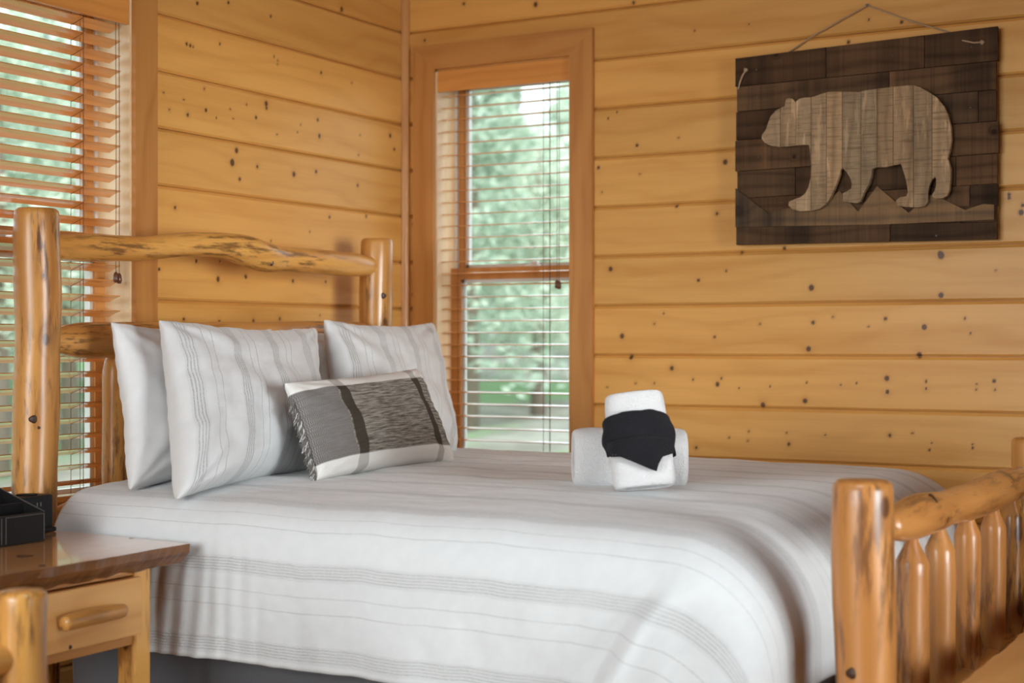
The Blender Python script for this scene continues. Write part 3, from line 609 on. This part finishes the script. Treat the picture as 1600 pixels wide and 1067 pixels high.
def fb(x, y, z, o=3):
    return noise.fractal(Vector((x, y, z)), 1.0, 2.0, o)
RN, RF = .135, .25
def drape(a, b):
    """flat cloth coordinate -> position on the bed"""
    ea = max(0, a-X1); eb = 0; sgn = 0
    if b < Y0: eb = Y0-b; sgn = -1
    elif b > Y1: eb = b-Y1; sgn = 1
    e = math.hypot(ea, eb)
    px = min(a, X1); py = min(max(b, Y0), Y1)
    # gentle crown and lumps on the top
    cx_ = (px-1.3)/1.0; cy_ = (py+1.3)/.85
    top = ZT + .016*(1-min(1, cy_*cy_)) - .018*max(0, cx_)**2 - .012*max(0, -cy_)**3
    top += .006*fb(px*2.1, py*2.6, 1.0) + .0028*fb(px*7, py*11, 4.0)
    if e <= 0: return (px, py, top)
    dx, dy = ea/e, sgn*eb/e
    R = RF*abs(dx)**2+RN*abs(dy)**2
    if sgn > 0: R = min(R, .11)
    q = e/R
    if q < PI/2: out = R*math.sin(q); drop = R*(1-math.cos(q))
    else: out = R; drop = R+(e-R*PI/2)
    ang = math.atan2(eb, ea)/(PI/2) if ea > 0 else 1.0      # 0 foot, 1 side
    hang = max(0, drop-.06); sh = 0.0
    def sm(v, a_, b_):
        v = min(1, max(0, (v-a_)/(b_-a_))); return v*v*(3-2*v)
    hq = hang*sm(hang, 0, .12)
    if 0 < ang < 1:      # corner: one diagonal fold leans towards the head, a valley beside it, a second soft fold
        out += hq*(.30*math.exp(-((ang-.80)/.13)**2)-.09*math.exp(-((ang-.60)/.13)**2)+.03*math.exp(-((ang-.28)/.12)**2))
        sh = -.55*hq*sm(ang, .35, .85)
    elif sgn < 0: sh = -.55*hq*math.exp(-(X1-px)/.28); out += hq*.30*math.exp(-(.2/.13)**2)*math.exp(-(X1-px)/.10)
    wS = sm(ang, .25, .85)
    sideo = hang*.05 + .010*min(1, hang*5)*fb(px*3.0, drop*1.5, 2.2) + .0032*min(1, hang*8)*fb(px*9, drop*11, 8)
    sideo += .006*min(1, hang*4)*math.sin(px*9+3*fb(px*2, drop, 0))*(.4+.6*min(1, hang*3))
    # gathered vertical creases near the head end, beside the nightstand
    g = math.exp(-((px-.82)/.22)**2); sideo += .0032*g*min(1, hang*6)*math.sin(px*120+2*fb(px*8, drop*3, 1))
    out += wS*sideo+(1-wS)*.006*min(1, hang*5)*math.sin(py*14+1.3)
    x_, y_, z_ = px+dx*out+sh, py+dy*out, top-drop
    if x_ > 2.37: x_ = 2.37+.045*math.tanh((x_-2.37)/.045)
    return (x_, y_, z_)
na, nb_ = 330, 300
HEMN, HEMF, HEMX = .45, .30, .48
A = np.linspace(X0-.02, X1+HEMX, na); Bv = np.linspace(Y0-HEMN, Y1+HEMF, nb_)
V = []; UV = []
for a in A:
    for b in Bv:
        x, y, z = drape(a, b)
        # slubby relief rows running along the bed
        V.append((x, y, z)); UV.append((a, -b))
Fc = [(i*nb_+j, (i+1)*nb_+j, (i+1)*nb_+j+1, i*nb_+j+1) for i in range(na-1) for j in range(nb_-1)]
dv = obj('duvet', (V, Fc), 'duvet', smooth=True, uv=UV)
s_ = dv.modifiers.new('s', 'SOLIDIFY'); s_.thickness = .016; s_.offset = -1
tag(dv, 'white duvet with thin grey woven stripes spread over the log bed', 'duvet')

# ------------------------------------------------------------------ pillows
def pillow(name, BL, BR, TL, TR, Tk, mat, label, group=None, wid=.68, hei=.5, pin=.05, seed=0.0, wr=1.0, N=64, pw=.42, sag=.0, flange=0.0):
    BL, BR, TL, TR = map(Vector, (BL, BR, TL, TR))
    nrm = ((BR-BL).cross(TL-BL)).normalized()
    if nrm.dot(Vector((CX, CY, CZ))-BL) < 0: nrm = -nrm
    V = []; UV = []; idx = {}
    def P(i, j, side):
        u = i/N; v = j/N; a = 2*u-1; b = 2*v-1
        uu = .5+(u-.5)*(1-pin*(1-b*b)); vv = .5+(v-.5)*(1-pin*1.3*(1-a*a))
        p = BL*(1-uu)*(1-vv)+BR*uu*(1-vv)+TL*(1-uu)*vv+TR*uu*vv
        h = (max(0, 1-abs(a)**2.6)*max(0, 1-abs(b)**2.6))**pw
        h *= 1+sag*(-b)*.5
        edge = min(1, h*2.5)
        w = .010*fb(u*2.6+seed, v*2.6, side*3.0)+.0045*fb(u*7+seed, v*6, side)
        # creases running from the corners
        for ca_, cb_ in ((-1, -1), (1, -1), (-1, 1), (1, 1)):
            da, db = a-ca_, b-cb_; rr_ = math.hypot(da, db)
            w += .007*math.exp(-rr_*1.8)*math.sin(math.atan2(db, da)*11+seed*3+ca_*2+cb_)*min(1, rr_*2.5)
        fl = .006*math.sin(u*17+seed)*math.sin(v*13+seed)*(1-edge)
        rip = .003*math.sin(v*60+seed*5+3*fb(v*5, seed, 0))*math.exp(-(1-abs(a))*14)+.003*math.sin(u*70+seed)*math.exp(-(1-abs(b))*14)
        return p+nrm*(side*(Tk/2)*h+w*wr*edge*(1 if side > 0 else .5)+fl*.6+rip*.8)
    for side in (1, -1):
        for i in range(N+1):
            for j in range(N+1):
                if side < 0 and (i in (0, N) or j in (0, N)): idx[(i, j, -1)] = idx[(i, j, 1)]; continue
                idx[(i, j, side)] = len(V); V.append(P(i, j, side)); UV.append((i/N*wid, j/N*hei))
    Fc = []
    for side in (1, -1):
        for i in range(N):
            for j in range(N):
                q = (idx[(i, j, side)], idx[(i+1, j, side)], idx[(i+1, j+1, side)], idx[(i, j+1, side)])
                Fc.append(q if side > 0 else q[::-1])
    o = obj(name, (V, Fc), mat, smooth=True, uv=UV)
    md = o.modifiers.new('sub', 'SUBSURF'); md.levels = 0; md.render_levels = 1
    return tag(o, label, 'pillow', group), V
def atx(u, v, x): return onX(u, v, x)
pillow('sleeping_pillow', atx(200, 768, .58), atx(478, 742, .52), atx(170, 502, .36), atx(425, 512, .33), .15, 'white', 'plain white pillow at the far left, behind the big striped sham', 'plain white sleeping pillows', seed=1.7, pin=.08, sag=.3, wr=1.0)
pillow('sleeping_pillow', atx(500, 742, .55), atx(700, 704, .50), atx(455, 512, .33), atx(612, 514, .32), .15, 'white', 'plain white pillow tucked behind the right striped sham', 'plain white sleeping pillows', seed=4.2, pin=.08, sag=.3, wr=1.0)
pillow('sham_pillow', atx(276, 782, .80), atx(516, 742, .72), atx(247, 498, .50), atx(493, 512, .46), .19, 'sham', 'large white sham with grey vertical stripes, front left against the headboard', 'striped shams', wid=.70, hei=.5, seed=2.9, wr=1.35, pin=.085, sag=.4)
pillow('sham_pillow', atx(535, 745, .72), atx(712, 712, .64), atx(505, 498, .47), atx(676, 502, .40), .18, 'sham', 'white sham with grey vertical stripes, right of the headboard, behind the lumbar pillow', 'striped shams', wid=.66, hei=.5, seed=6.4, wr=1.35, pin=.085, sag=.4)
lb, LV = pillow('lumbar_pillow', atx(494, 752, .93), atx(712, 722, .91), atx(443, 598, .80), atx(652, 575, .77), .13, 'lumbar', 'small rectangular pillow in slubby grey weave with dark stripes and side fringe', None, wid=.62, hei=.34, seed=3.3, pin=.05, wr=.7, pw=.45)
# fringe along its left edge
N = 64; g = []
leftv = [LV[j] for j in range(N+1)]
bl_, tl_ = leftv[2], leftv[52]
ex = (atx(712, 722, .91)-atx(494, 752, .93)).normalized()
rnf = random.Random(4)
for i in range(330):
    f = rnf.uniform(.03, .80); p = leftv[int(f*N)].lerp(leftv[min(N, int(f*N)+1)], rnf.random())
    d = Vector((rnf.uniform(-.2, .35), -.55+rnf.uniform(-.2, .2), -.5+rnf.uniform(-.5, .3))).normalized(); L_ = rnf.uniform(.014, .026)
    q = p+d*L_+Vector((0, 0, -.004)); m_ = p+d*L_*.5+Vector((rnf.uniform(-.004, .004), 0, rnf.uniform(-.004, .004)))
    g.append(tube([tuple(p-d*.003), tuple(m_), tuple(q)], [.0012, .0011, .0008], 4))
fo = obj('fringe', join(*g[:250]), 'tag', lb, uv=None); fo['kind'] = 'stuff'
fo2 = obj('fringe_pale_thread', join(*g[250:]), 'white', lb); fo2['kind'] = 'stuff'

# ------------------------------------------------------------------ towels
def superell(w, d, n=40, p=2.6):
    out = []
    for k in range(n):
        t = 2*PI*k/n; c, s = math.cos(t), math.sin(t)
        out.append((w/2*math.copysign(abs(c)**(2/p), c), d/2*math.copysign(abs(s)**(2/p), s)))
    return out
def roll(name, mat, org, axis, side, w, d, L, label, cat, group=None, p=2.6, seed=0, endr=.02, flare=0.0, parent=None):
    """rolled towel: axis direction, side = direction of width"""
    axis = Vector(axis).normalized(); side = (Vector(side)-axis*Vector(side).dot(axis)).normalized(); dep = axis.cross(side)
    sec = superell(w, d, 48, p); ss = [0, .004, .012, .022]+list(np.linspace(.04, L-.04, 16))+[L-.022, L-.012, L-.004, L]; sc = [.86, .93, .975, 1.0]+[1]*16+[1.0, .985, .95, .87]
    V = []; n = len(sec); org = Vector(org)
    for s, k in zip(ss, sc):
        fl = 1+flare*(1-s/L)
        for a, b in sec:
            q = org+axis*s+side*a*k*fl+dep*b*k
            q += (side*a+dep*b).normalized()*.004*fb(a*14+seed, b*14, s*12)
            V.append(q)
    Fc = [(i*n+k, i*n+(k+1) % n, (i+1)*n+(k+1) % n, (i+1)*n+k) for i in range(len(ss)-1) for k in range(n)]
    # end spirals: recessed rings
    for e, (bi, sg) in enumerate(((0, 1), ((len(ss)-1)*n, -1))):
        prev = bi
        for q, (k, dz) in enumerate(((.72, .001), (.66, .010), (.60, .001), (.42, .001), (.36, .010), (.30, .001), (.12, .004))):
            cur = len(V)
            for a, b in sec: V.append(org+axis*(0 if e == 0 else L)+axis*sg*dz+side*a*k*.9+dep*b*k*.9)
            for kk in range(n):
                f = (prev+kk, cur+kk, cur+(kk+1) % n, prev+(kk+1) % n); Fc.append(f if e == 0 else f[::-1])
            prev = cur
        c = tuple(range(prev, prev+n)); Fc.append(c if e else c[::-1])
    o = obj(name, (V, Fc), mat, smooth=True)
    return (tag(o, label, cat, group) if label else o), axis, side, dep
tb = onZ(985, 762, .705)
ctr = Vector((tb.x, tb.y, .705+.072))+Vector(fwd)*.06
ax = (Vector(rgt)*1+Vector(fwd)*.04).normalized()
a_l = onZ(897, 758, .705)
org = ctr-ax*.143
roll('rolled_towel', 'terry', org, ax, (0, 0, 1), .150, .135, .288, 'white terry towel rolled lengthwise, lying flat on the duvet', 'towel', 'white bath towels', 2.9, 1)
fc = onZ(1008, 777, .700)
lean = math.radians(15)
axv = (Vector((0, 0, 1))*math.cos(lean)+Vector(fwd)*math.sin(lean)+Vector(rgt)*-.10).normalized()
ov = Vector((fc.x, fc.y, .722))+Vector(fwd)*.012
rt, axv, sdv, dpv = roll('rolled_towel', 'terry', ov, axv, rgt, .148, .078, .232, 'white terry towel rolled upright, leaning and wrapped by a black washcloth', 'towel', 'white bath towels', 2.5, 5, flare=.06)
# washcloth band
sec = superell(.162, .094, 72, 2.5); V = []; n = 72; rows_ = 14
for j in range(rows_+1):
    f = j/rows_
    for k, (a, b) in enumerate(sec):
        front = dpv.dot(fwd) < 0; bb = b if front else -b     # bb>0 towards the camera
        tf = max(0, bb/.047)
        lo = .078+.022*tf-.10*a - (.0 if bb < 0 else .0); hi = .163+.018*tf+.0*a-.12*max(0, a-.03)
        s = lo+(hi-lo)*f
        bulge = .006*math.sin(PI*f)+.0035*math.sin(f*9+a*30)
        rad = 1+bulge/.11
        V.append(Vector(ov)+axv*s+sdv*a*rad+dpv*b*rad+Vector((0, 0, 1))*.002*fb(a*30, b*30, f*4))
Fc = [(j*n+k, j*n+(k+1) % n, (j+1)*n+(k+1) % n, (j+1)*n+k) for j in range(rows_) for k in range(n)]
wc = thing('washcloth', tuple(ov+axv*.1), 'black washcloth wrapped around the upright white towel, corner hanging down', 'washcloth')
wo = obj('band', (V, Fc), 'blackterry', wc, smooth=True); q = wo.modifiers.new('s', 'SOLIDIFY'); q.thickness = .005; q.offset = 0
nf = -Vector(fwd)
def ft(a, s, o_=0.0):   # point on the front of the upright roll
    k = abs(a)/.081; b = .047*(max(0, 1-k**2.5))**(1/2.5)
    return Vector(ov)+axv*s+sdv*a+nf*(b+.006+o_)
tri = [(-.077, .086), (-.05, .085), (-.02, .068), (.012, .050), (.028, .042), (.034, .060), (.045, .075), (.074, .080)]
up_ = [(-.077, .118), (-.05, .125), (-.02, .128), (.012, .128), (.028, .126), (.034, .125), (.045, .122), (.074, .116)]
V = []; m_ = 6
for j in range(m_+1):
    for (a, s), (c, d) in zip(tri, up_): V.append(ft(a+(c-a)*j/m_, s+(d-s)*j/m_, .003+.003*math.sin(j/m_*PI)))
n8 = len(tri)
wo2 = obj('hanging_corner', (V, [(j*n8+k, j*n8+k+1, (j+1)*n8+k+1, (j+1)*n8+k) for j in range(m_) for k in range(n8-1)]), 'blackterry', wc, smooth=True)
q = wo2.modifiers.new('s', 'SOLIDIFY'); q.thickness = .006; q.offset = 1
g = []
for (a, s), (c, d) in zip(tri[:4], tri[1:5]):
    for f in (0, .25, .5, .75):
        p = ft(a+(c-a)*f, s+(d-s)*f+.004, .0085); g.append(tube([tuple(p), tuple(p+axv*.006+sdv*.003)], .0007, 4))
obj('hem_stitch', join(*g), 'stitch', wc)['kind'] = 'stuff'

# ================================================================== NIGHTSTAND
zt = .593
ns_ = thing('nightstand', (.62, -2.57, 0), 'small pine nightstand with a glossy live-edge top and one drawer, beside the bed', 'nightstand')
yR, yL, xB, xF = -2.285, -2.90, .30, .905
ne = 40; top, bot = [], []
for i in range(ne+1):       # front live edge from right to left
    f = i/ne; y = yR+(yL-yR)*f
    w = .012*fb(y*5, 3.3, 0)+.006*fb(y*14, 1.3, 0)-.03*math.exp(-((f-.45)/.25)**2)*0
    top.append((xF+w*(1 if i else 0), y, zt)); bot.append((xF-.035+w*1.6+.012*fb(y*9, 8.8, 2), y+(.016 if i == 0 else 0), zt-.050+.008*fb(y*11, 0, 4)))
V = []; mids = []
bk_t = [(xB, yL, zt), (xB, -2.255, zt), (.45, -2.252, zt), (.7, -2.268, zt)]
bk_b = [(xB, yL, zt-.045), (xB, -2.285, zt-.045), (.45, -2.285, zt-.045), (.7, -2.295, zt-.045)]
loopT = top+bk_t; loopB = bot+bk_b; n = len(loopT)
mid = []
for i, (a, b) in enumerate(zip(loopT, loopB)):
    a = Vector(a); b = Vector(b); m_ = a.lerp(b, .5); 
    if i <= ne: m_.x += .012+.006*fb(a.y*16, 2, 2); m_.z += .004
    mid.append(m_)
V = [tuple(p) for p in loopT]+[tuple(p) for p in mid]+[tuple(p) for p in loopB]
me_f = [tuple(range(n))]+[(j*n+i, j*n+(i+1) % n, (j+1)*n+(i+1) % n, (j+1)*n+i) for j in range(2) for i in range(n)]+[tuple(range(3*n-1, 2*n-1, -1))]
tt = obj('tabletop', (V, me_f), 'tabletop', ns_, mats=['tabletop', 'edge'])
for i, p in enumerate(tt.data.polygons):
    if 0 < i <= 2*n: p.material_index = 1
for (u, v, r, sq) in ((38, 869, .022, (1, 1.3)), (205, 841, .008, (1, 1.4)), (66, 884, .020, (.5, 1.6))):
    p = onZ(u, v, zt); obj('knot', dome((p.x, p.y, zt-.0004), (0, 0, 1), r, .0006, 16, sq), 'knot' if r < .02 or 1 else 'edge', tt)
xf = .862; ly0, ly1 = -2.425, -2.372; lL0, lL1 = -2.80, -2.75
for (x0, x1, y0, y1) in ((xf-.055, xf, ly0, ly1), (xf-.055, xf, lL0, lL1), (.33, .385, ly0, ly1), (.33, .385, lL0, lL1)):
    obj('leg', box(x0, x1, y0, y1, 0, zt-.046, .006), 'log_z', ns_)
obj('apron', box(xf-.03, xf-.008, lL1, ly0, .545-.012, .552), 'trim_y', ns_)
obj('side_panel', box(.385, xf-.055, ly1-.03, ly1-.012, .385, .545), 'trim_x', ns_)
obj('side_panel', box(.385, xf-.055, lL0+.012, lL0+.03, .385, .545), 'trim_x', ns_)
obj('back_panel', box(.34, .355, lL1, ly0, .385, .545), 'trim_y', ns_)
obj('lower_rail', box(xf-.045, xf-.006, lL1, ly0, .372, .392, .003), 'trim_y', ns_)
obj('case_bottom', box(.36, xf-.05, lL1, ly0, .375, .388), 'trim_y', ns_)
dr = obj('drawer', box(xf-.012, xf+.012, lL1+.004, ly0+.012, .396, .530, .004), 'drawer', ns_)
h0 = onX(97, 968, xf+.03); h1 = onX(190, 957, xf+.03)
hz = (h0.z+h1.z)/2
obj('handle', log([(xf+.036, h0.y, hz-.002), (xf+.036, h0.y+.012, hz-.001), (xf+.037, (h0.y+h1.y)/2, hz+.001), (xf+.036, h1.y-.012, hz), (xf+.036, h1.y, hz)], [.0155, .0165, .017, .0165, .0145], 2.0, 30, 18, .2), 'bark_y', dr, smooth=True)
for y in (h0.y+.03, h1.y-.03): obj('handle_peg', tube([(xf+.01, y, hz), (xf+.036, y, hz)], .007, 10), 'log_x', dr)
obj('knot', dome(onX(110, 1011, xf+.0122), (1, 0, 0), .005, .001), 'knot', dr)

# organiser and charging block
og = thing('desk_organizer', (.46, -2.53, zt), 'black stitched leatherette organiser with open compartments, left end of the nightstand', 'organizer')
oR, oL = -2.418, -2.70; ox0, ox1 = .345, .567; h_f, h_b = .070, .142; th = .006
def panel(name, poly, y0, y1, par):   # polygon in (x, z)
    n = len(poly); V = [(x, y0, z) for x, z in poly]+[(x, y1, z) for x, z in poly]
    return obj(name, (V, [tuple(range(n)), tuple(range(2*n-1, n-1, -1))]+[(i, (i+1) % n, (i+1) % n+n, i+n) for i in range(n)]), 'black', par)
zz = zt+.001
side_poly = [(ox0, zz), (ox1, zz), (ox1, zz+h_f), (ox0, zz+h_b)]
for y in (oR-th, oL): panel('side_wall', side_poly, y, y+th, og)
obj('front_wall', box(ox1-th, ox1, oL+th, oR-th, zz, zz+h_f), 'black', og)
obj('back_wall', box(ox0, ox0+th, oL+th, oR-th, zz, zz+h_b), 'black', og)
obj('base', box(ox0+th, ox1-th, oL+th, oR-th, zz, zz+.005), 'blackin', og)
panel('divider', [(ox0+th, zz+.005), (ox1-th, zz+.005), (ox1-th, zz+h_f-.003), (ox0+th, zz+h_b-.006)], -2.549, -2.544, og)
for xd in (.42, .495):
    hh = h_f+(h_b-h_f)*(ox1-xd)/(ox1-ox0)-.004
    obj('divider', box(xd, xd+.005, oL+th, oR-th, zz+.005, zz+hh), 'black', og)
obj('stitching', join(tube([(ox1+.0004, oR-.004, zz+h_f-.004), (ox1+.0004, -2.54, zz+h_f-.004)], .0007, 4), tube([(ox1+.0004, oR-.004, zz+.004), (ox1+.0004, oR-.004, zz+h_f-.004)], .0007, 4),
    tube([(ox1+.0004, -2.54, zz+.004), (ox1+.0004, -2.54, zz+h_f-.004)], .0007, 4), tube([(ox1+.0004, -2.553, zz+.004), (ox1+.0004, -2.553, zz+h_f-.004)], .0007, 4), tube([(ox0, oR-.002, zz+h_b+.0004), (ox1, oR-.002, zz+h_f+.0004)], .0007, 4)), 'stitch', og)
cb = thing('charging_block', (.40, -2.31, zt), 'small black tabletop power block with outlet sockets, behind the organiser', 'charger')
c1 = (.375, .445, -2.385, -2.275)
obj('body', box(*c1, zz+.008, zz+.094, .006), 'black', cb, smooth=False)
obj('foot', box(c1[0]-.004, c1[1]+.006, c1[2]-.004, c1[3]+.006, zz, zz+.012, .004), 'black', cb)
for zo in (.050, .072):
    obj('socket', join(*[box(c1[1]-.001, c1[1]+.0005, -2.330+dy, -2.327+dy, zz+zo-.005, zz+zo+.005) for dy in (0, .012)]), 'stitch', cb)
obj('glossy_top', tube([(.41, -2.33, zz+.094), (.41, -2.33, zz+.0965)], .026, 24), 'blackin', cb)

# ================================================================== foreground furniture
lf = thing('log_footboard', (1.0, -3.3, 0), 'low log post of another piece of log furniture, in front of the nightstand drawer', 'footboard')
pz = 2.85; d = ray(35); pp = Vector((CX, CY, 0))+Vector((d.x, d.y, 0))*pz; ztp = CZ-(922-HOR)/F*pz
lf.location = (pp.x, pp.y, 0)
obj('post', post(pp.x, pp.y, 0, ztp, .045, 12.2, .014, .08), 'log_z', lf, smooth=True)
obj('post', post(pp.x-.10, pp.y-.62, 0, ztp, .045, 14.2, .014, .08), 'log_z', lf, smooth=True)
for zr in (ztp-.12, .18): obj('cross_rail', log([(pp.x, pp.y, zr), (pp.x-.01, pp.y-.06, zr), (pp.x-.09, pp.y-.56, zr), (pp.x-.10, pp.y-.62, zr)], [.02, .034, .034, .02], 3, 20), 'log_y', lf, smooth=True)

bn = thing('log_bench', (2.86, -1.45, 0), 'pale wooden slab bench at the foot of the bed, beside the footboard spindles', 'bench')
bx, bz = 2.645, .395; V = []; nb2 = 40
for j, (off, z) in enumerate(((0, bz), (-.0, bz-.012), (.03, bz-.05))):
    for i in range(nb2+1):
        y = -2.25+1.6*i/nb2; V.append((bx+off+.008*fb(y*6, 1, j)-.010*math.exp(-((y+1.42)/.03)**2), y, z))
for z in (bz, bz-.05):
    for i in range(nb2+1): V.append((bx+.42, -2.25+1.6*i/nb2, z))
m1 = nb2+1
Fc = [(j*m1+i, j*m1+i+1, (j+1)*m1+i+1, (j+1)*m1+i) for j in (0, 1) for i in range(nb2)]+[(0*m1+i, 3*m1+i, 3*m1+i+1, i+1) for i in range(nb2)]+[(2*m1+i+1, 4*m1+i+1, 4*m1+i, 2*m1+i) for i in range(nb2)]+[(3*m1+i, 4*m1+i, 4*m1+i+1, 3*m1+i+1) for i in range(nb2)]+[(0, m1, 2*m1, 4*m1, 3*m1), (nb2, 3*m1+nb2, 4*m1+nb2, 2*m1+nb2, m1+nb2)]
obj('slab_seat', (V, Fc), 'drawer', bn)
for x in (bx+.08, bx+.34):
    for y in (-2.12, -.78): obj('leg', post(x, y, 0, bz-.045, .036, x+y, .005, .08), 'log_z', bn, smooth=True)

# ================================================================== OUTDOORS
n = 50; V = []; GX, GY = np.linspace(-60, 40, n), np.linspace(-30, 70, n)
for x in GX:
    for y in GY:
        d_ = max(0, math.hypot(x, y)-6); V.append((x, y, -1.6+d_*.10+.5*fb(x*.1, y*.1, 0) if not (-.4 < x < 6 and -7.4 < y < .4) else -1.8))
gr = obj('ground', (V, [(i*n+j, (i+1)*n+j, (i+1)*n+j+1, i*n+j+1) for i in range(n-1) for j in range(n-1)]), 'ground', smooth=True)
tag(gr, 'pale sloping woodland ground outside the windows', 'ground', kind='structure')
def tree_geo(seed, H, Rr, conifer):
    r = random.Random(seed); V = []; Fc = []
    cnt = 5200
    for i in range(cnt):
        if conifer:
            f = r.random()**.8; z = H*(.12+.88*f); R_ = Rr*(1-f)**.8; lay = math.sin(f*40)*.5+.5; a = r.uniform(0, 2*PI); q = R_*math.sqrt(r.uniform(.15, 1))*(.6+.4*lay); s = .10
        else:
            k = r.randrange(9); kr = random.Random(seed*31+k); ca = kr.uniform(0, 2*PI); cq = kr.uniform(0, Rr*.7); cz = H*kr.uniform(.3, .9); a = ca; q = cq
            while True:
                px, py, pz_ = r.uniform(-1, 1), r.uniform(-1, 1), r.uniform(-1, 1)
                if px*px+py*py+pz_*pz_ < 1: break
            br = Rr*.5; c = Vector((math.cos(a)*q+px*br, math.sin(a)*q+py*br, cz+pz_*br)); s = .085
        if conifer: c = Vector((math.cos(a)*q, math.sin(a)*q, z-q*.3))
        u = Vector((r.gauss(0, 1), r.gauss(0, 1), r.gauss(0, .6))).normalized(); w = u.orthogonal().normalized(); b = len(V)
        V += [c-u*s, c+w*s*.55, c+u*s, c-w*s*.55]; Fc.append((b, b+1, b+2, b+3))
    return V, Fc
protos = []
for k, (H, Rr, con, nm) in enumerate(((9, 1.9, True, 'conifer_tree'), (7.5, 1.6, True, 'conifer_tree'), (6.5, 2.2, False, 'broadleaf_tree'), (5.2, 1.9, False, 'broadleaf_tree'))):
    lab = 'tall green conifer standing outside, seen blurred through the blinds' if con else 'leafy tree in haze-paled colours standing outside, seen blurred through the blinds'
    tr0 = thing(nm, (0, 0, 0), lab, 'tree', 'conifers outside the windows' if con else 'leafy trees outside the windows')
    obj('trunk', tube([(0, 0, -.5), (.05, 0, H*.5), (0, .05, H*.97)], [.15, .10, .02], 10), 'trunk', tr0, smooth=True)
    fo_ = obj('foliage', tree_geo(k+1, H, Rr, con), 'leaf1' if con else 'leaf2', tr0); fo_['kind'] = 'stuff'
    protos.append(tr0)
spots = []
SPR = 2.1
rt_ = random.Random(12)
for u, dist, k in ((690, 14, 2), (735, 12, 0), (790, 17, 1), (840, 13, 3), (900, 20, 0), (760, 24, 2), (860, 26, 2), (640, 20, 0), (950, 15, 2),
                   (0, 10, 2), (60, 13, 0), (110, 11, 3), (20, 17, 1), (90, 20, 2), (160, 14, 0), (-60, 12, 0), (200, 19, 2), (-130, 10, 2), (250, 13, 0)):
    d = ray(u); spots.append((CX+d.x*dist*SPR, CY+d.y*dist*SPR, k))
used = set()
for (x, y, k) in spots:
    p = protos[k]; d_ = max(0, math.hypot(x, y)-6); z = -1.6+d_*.10-.1
    if k not in used: used.add(k); p.location = (x, y, z); continue
    c = p.copy(); COL.objects.link(c); c.location = (x, y, z); c.rotation_euler.z = rt_.uniform(0, 6)
    for ch in p.children: q = ch.copy(); COL.objects.link(q); q.parent = c
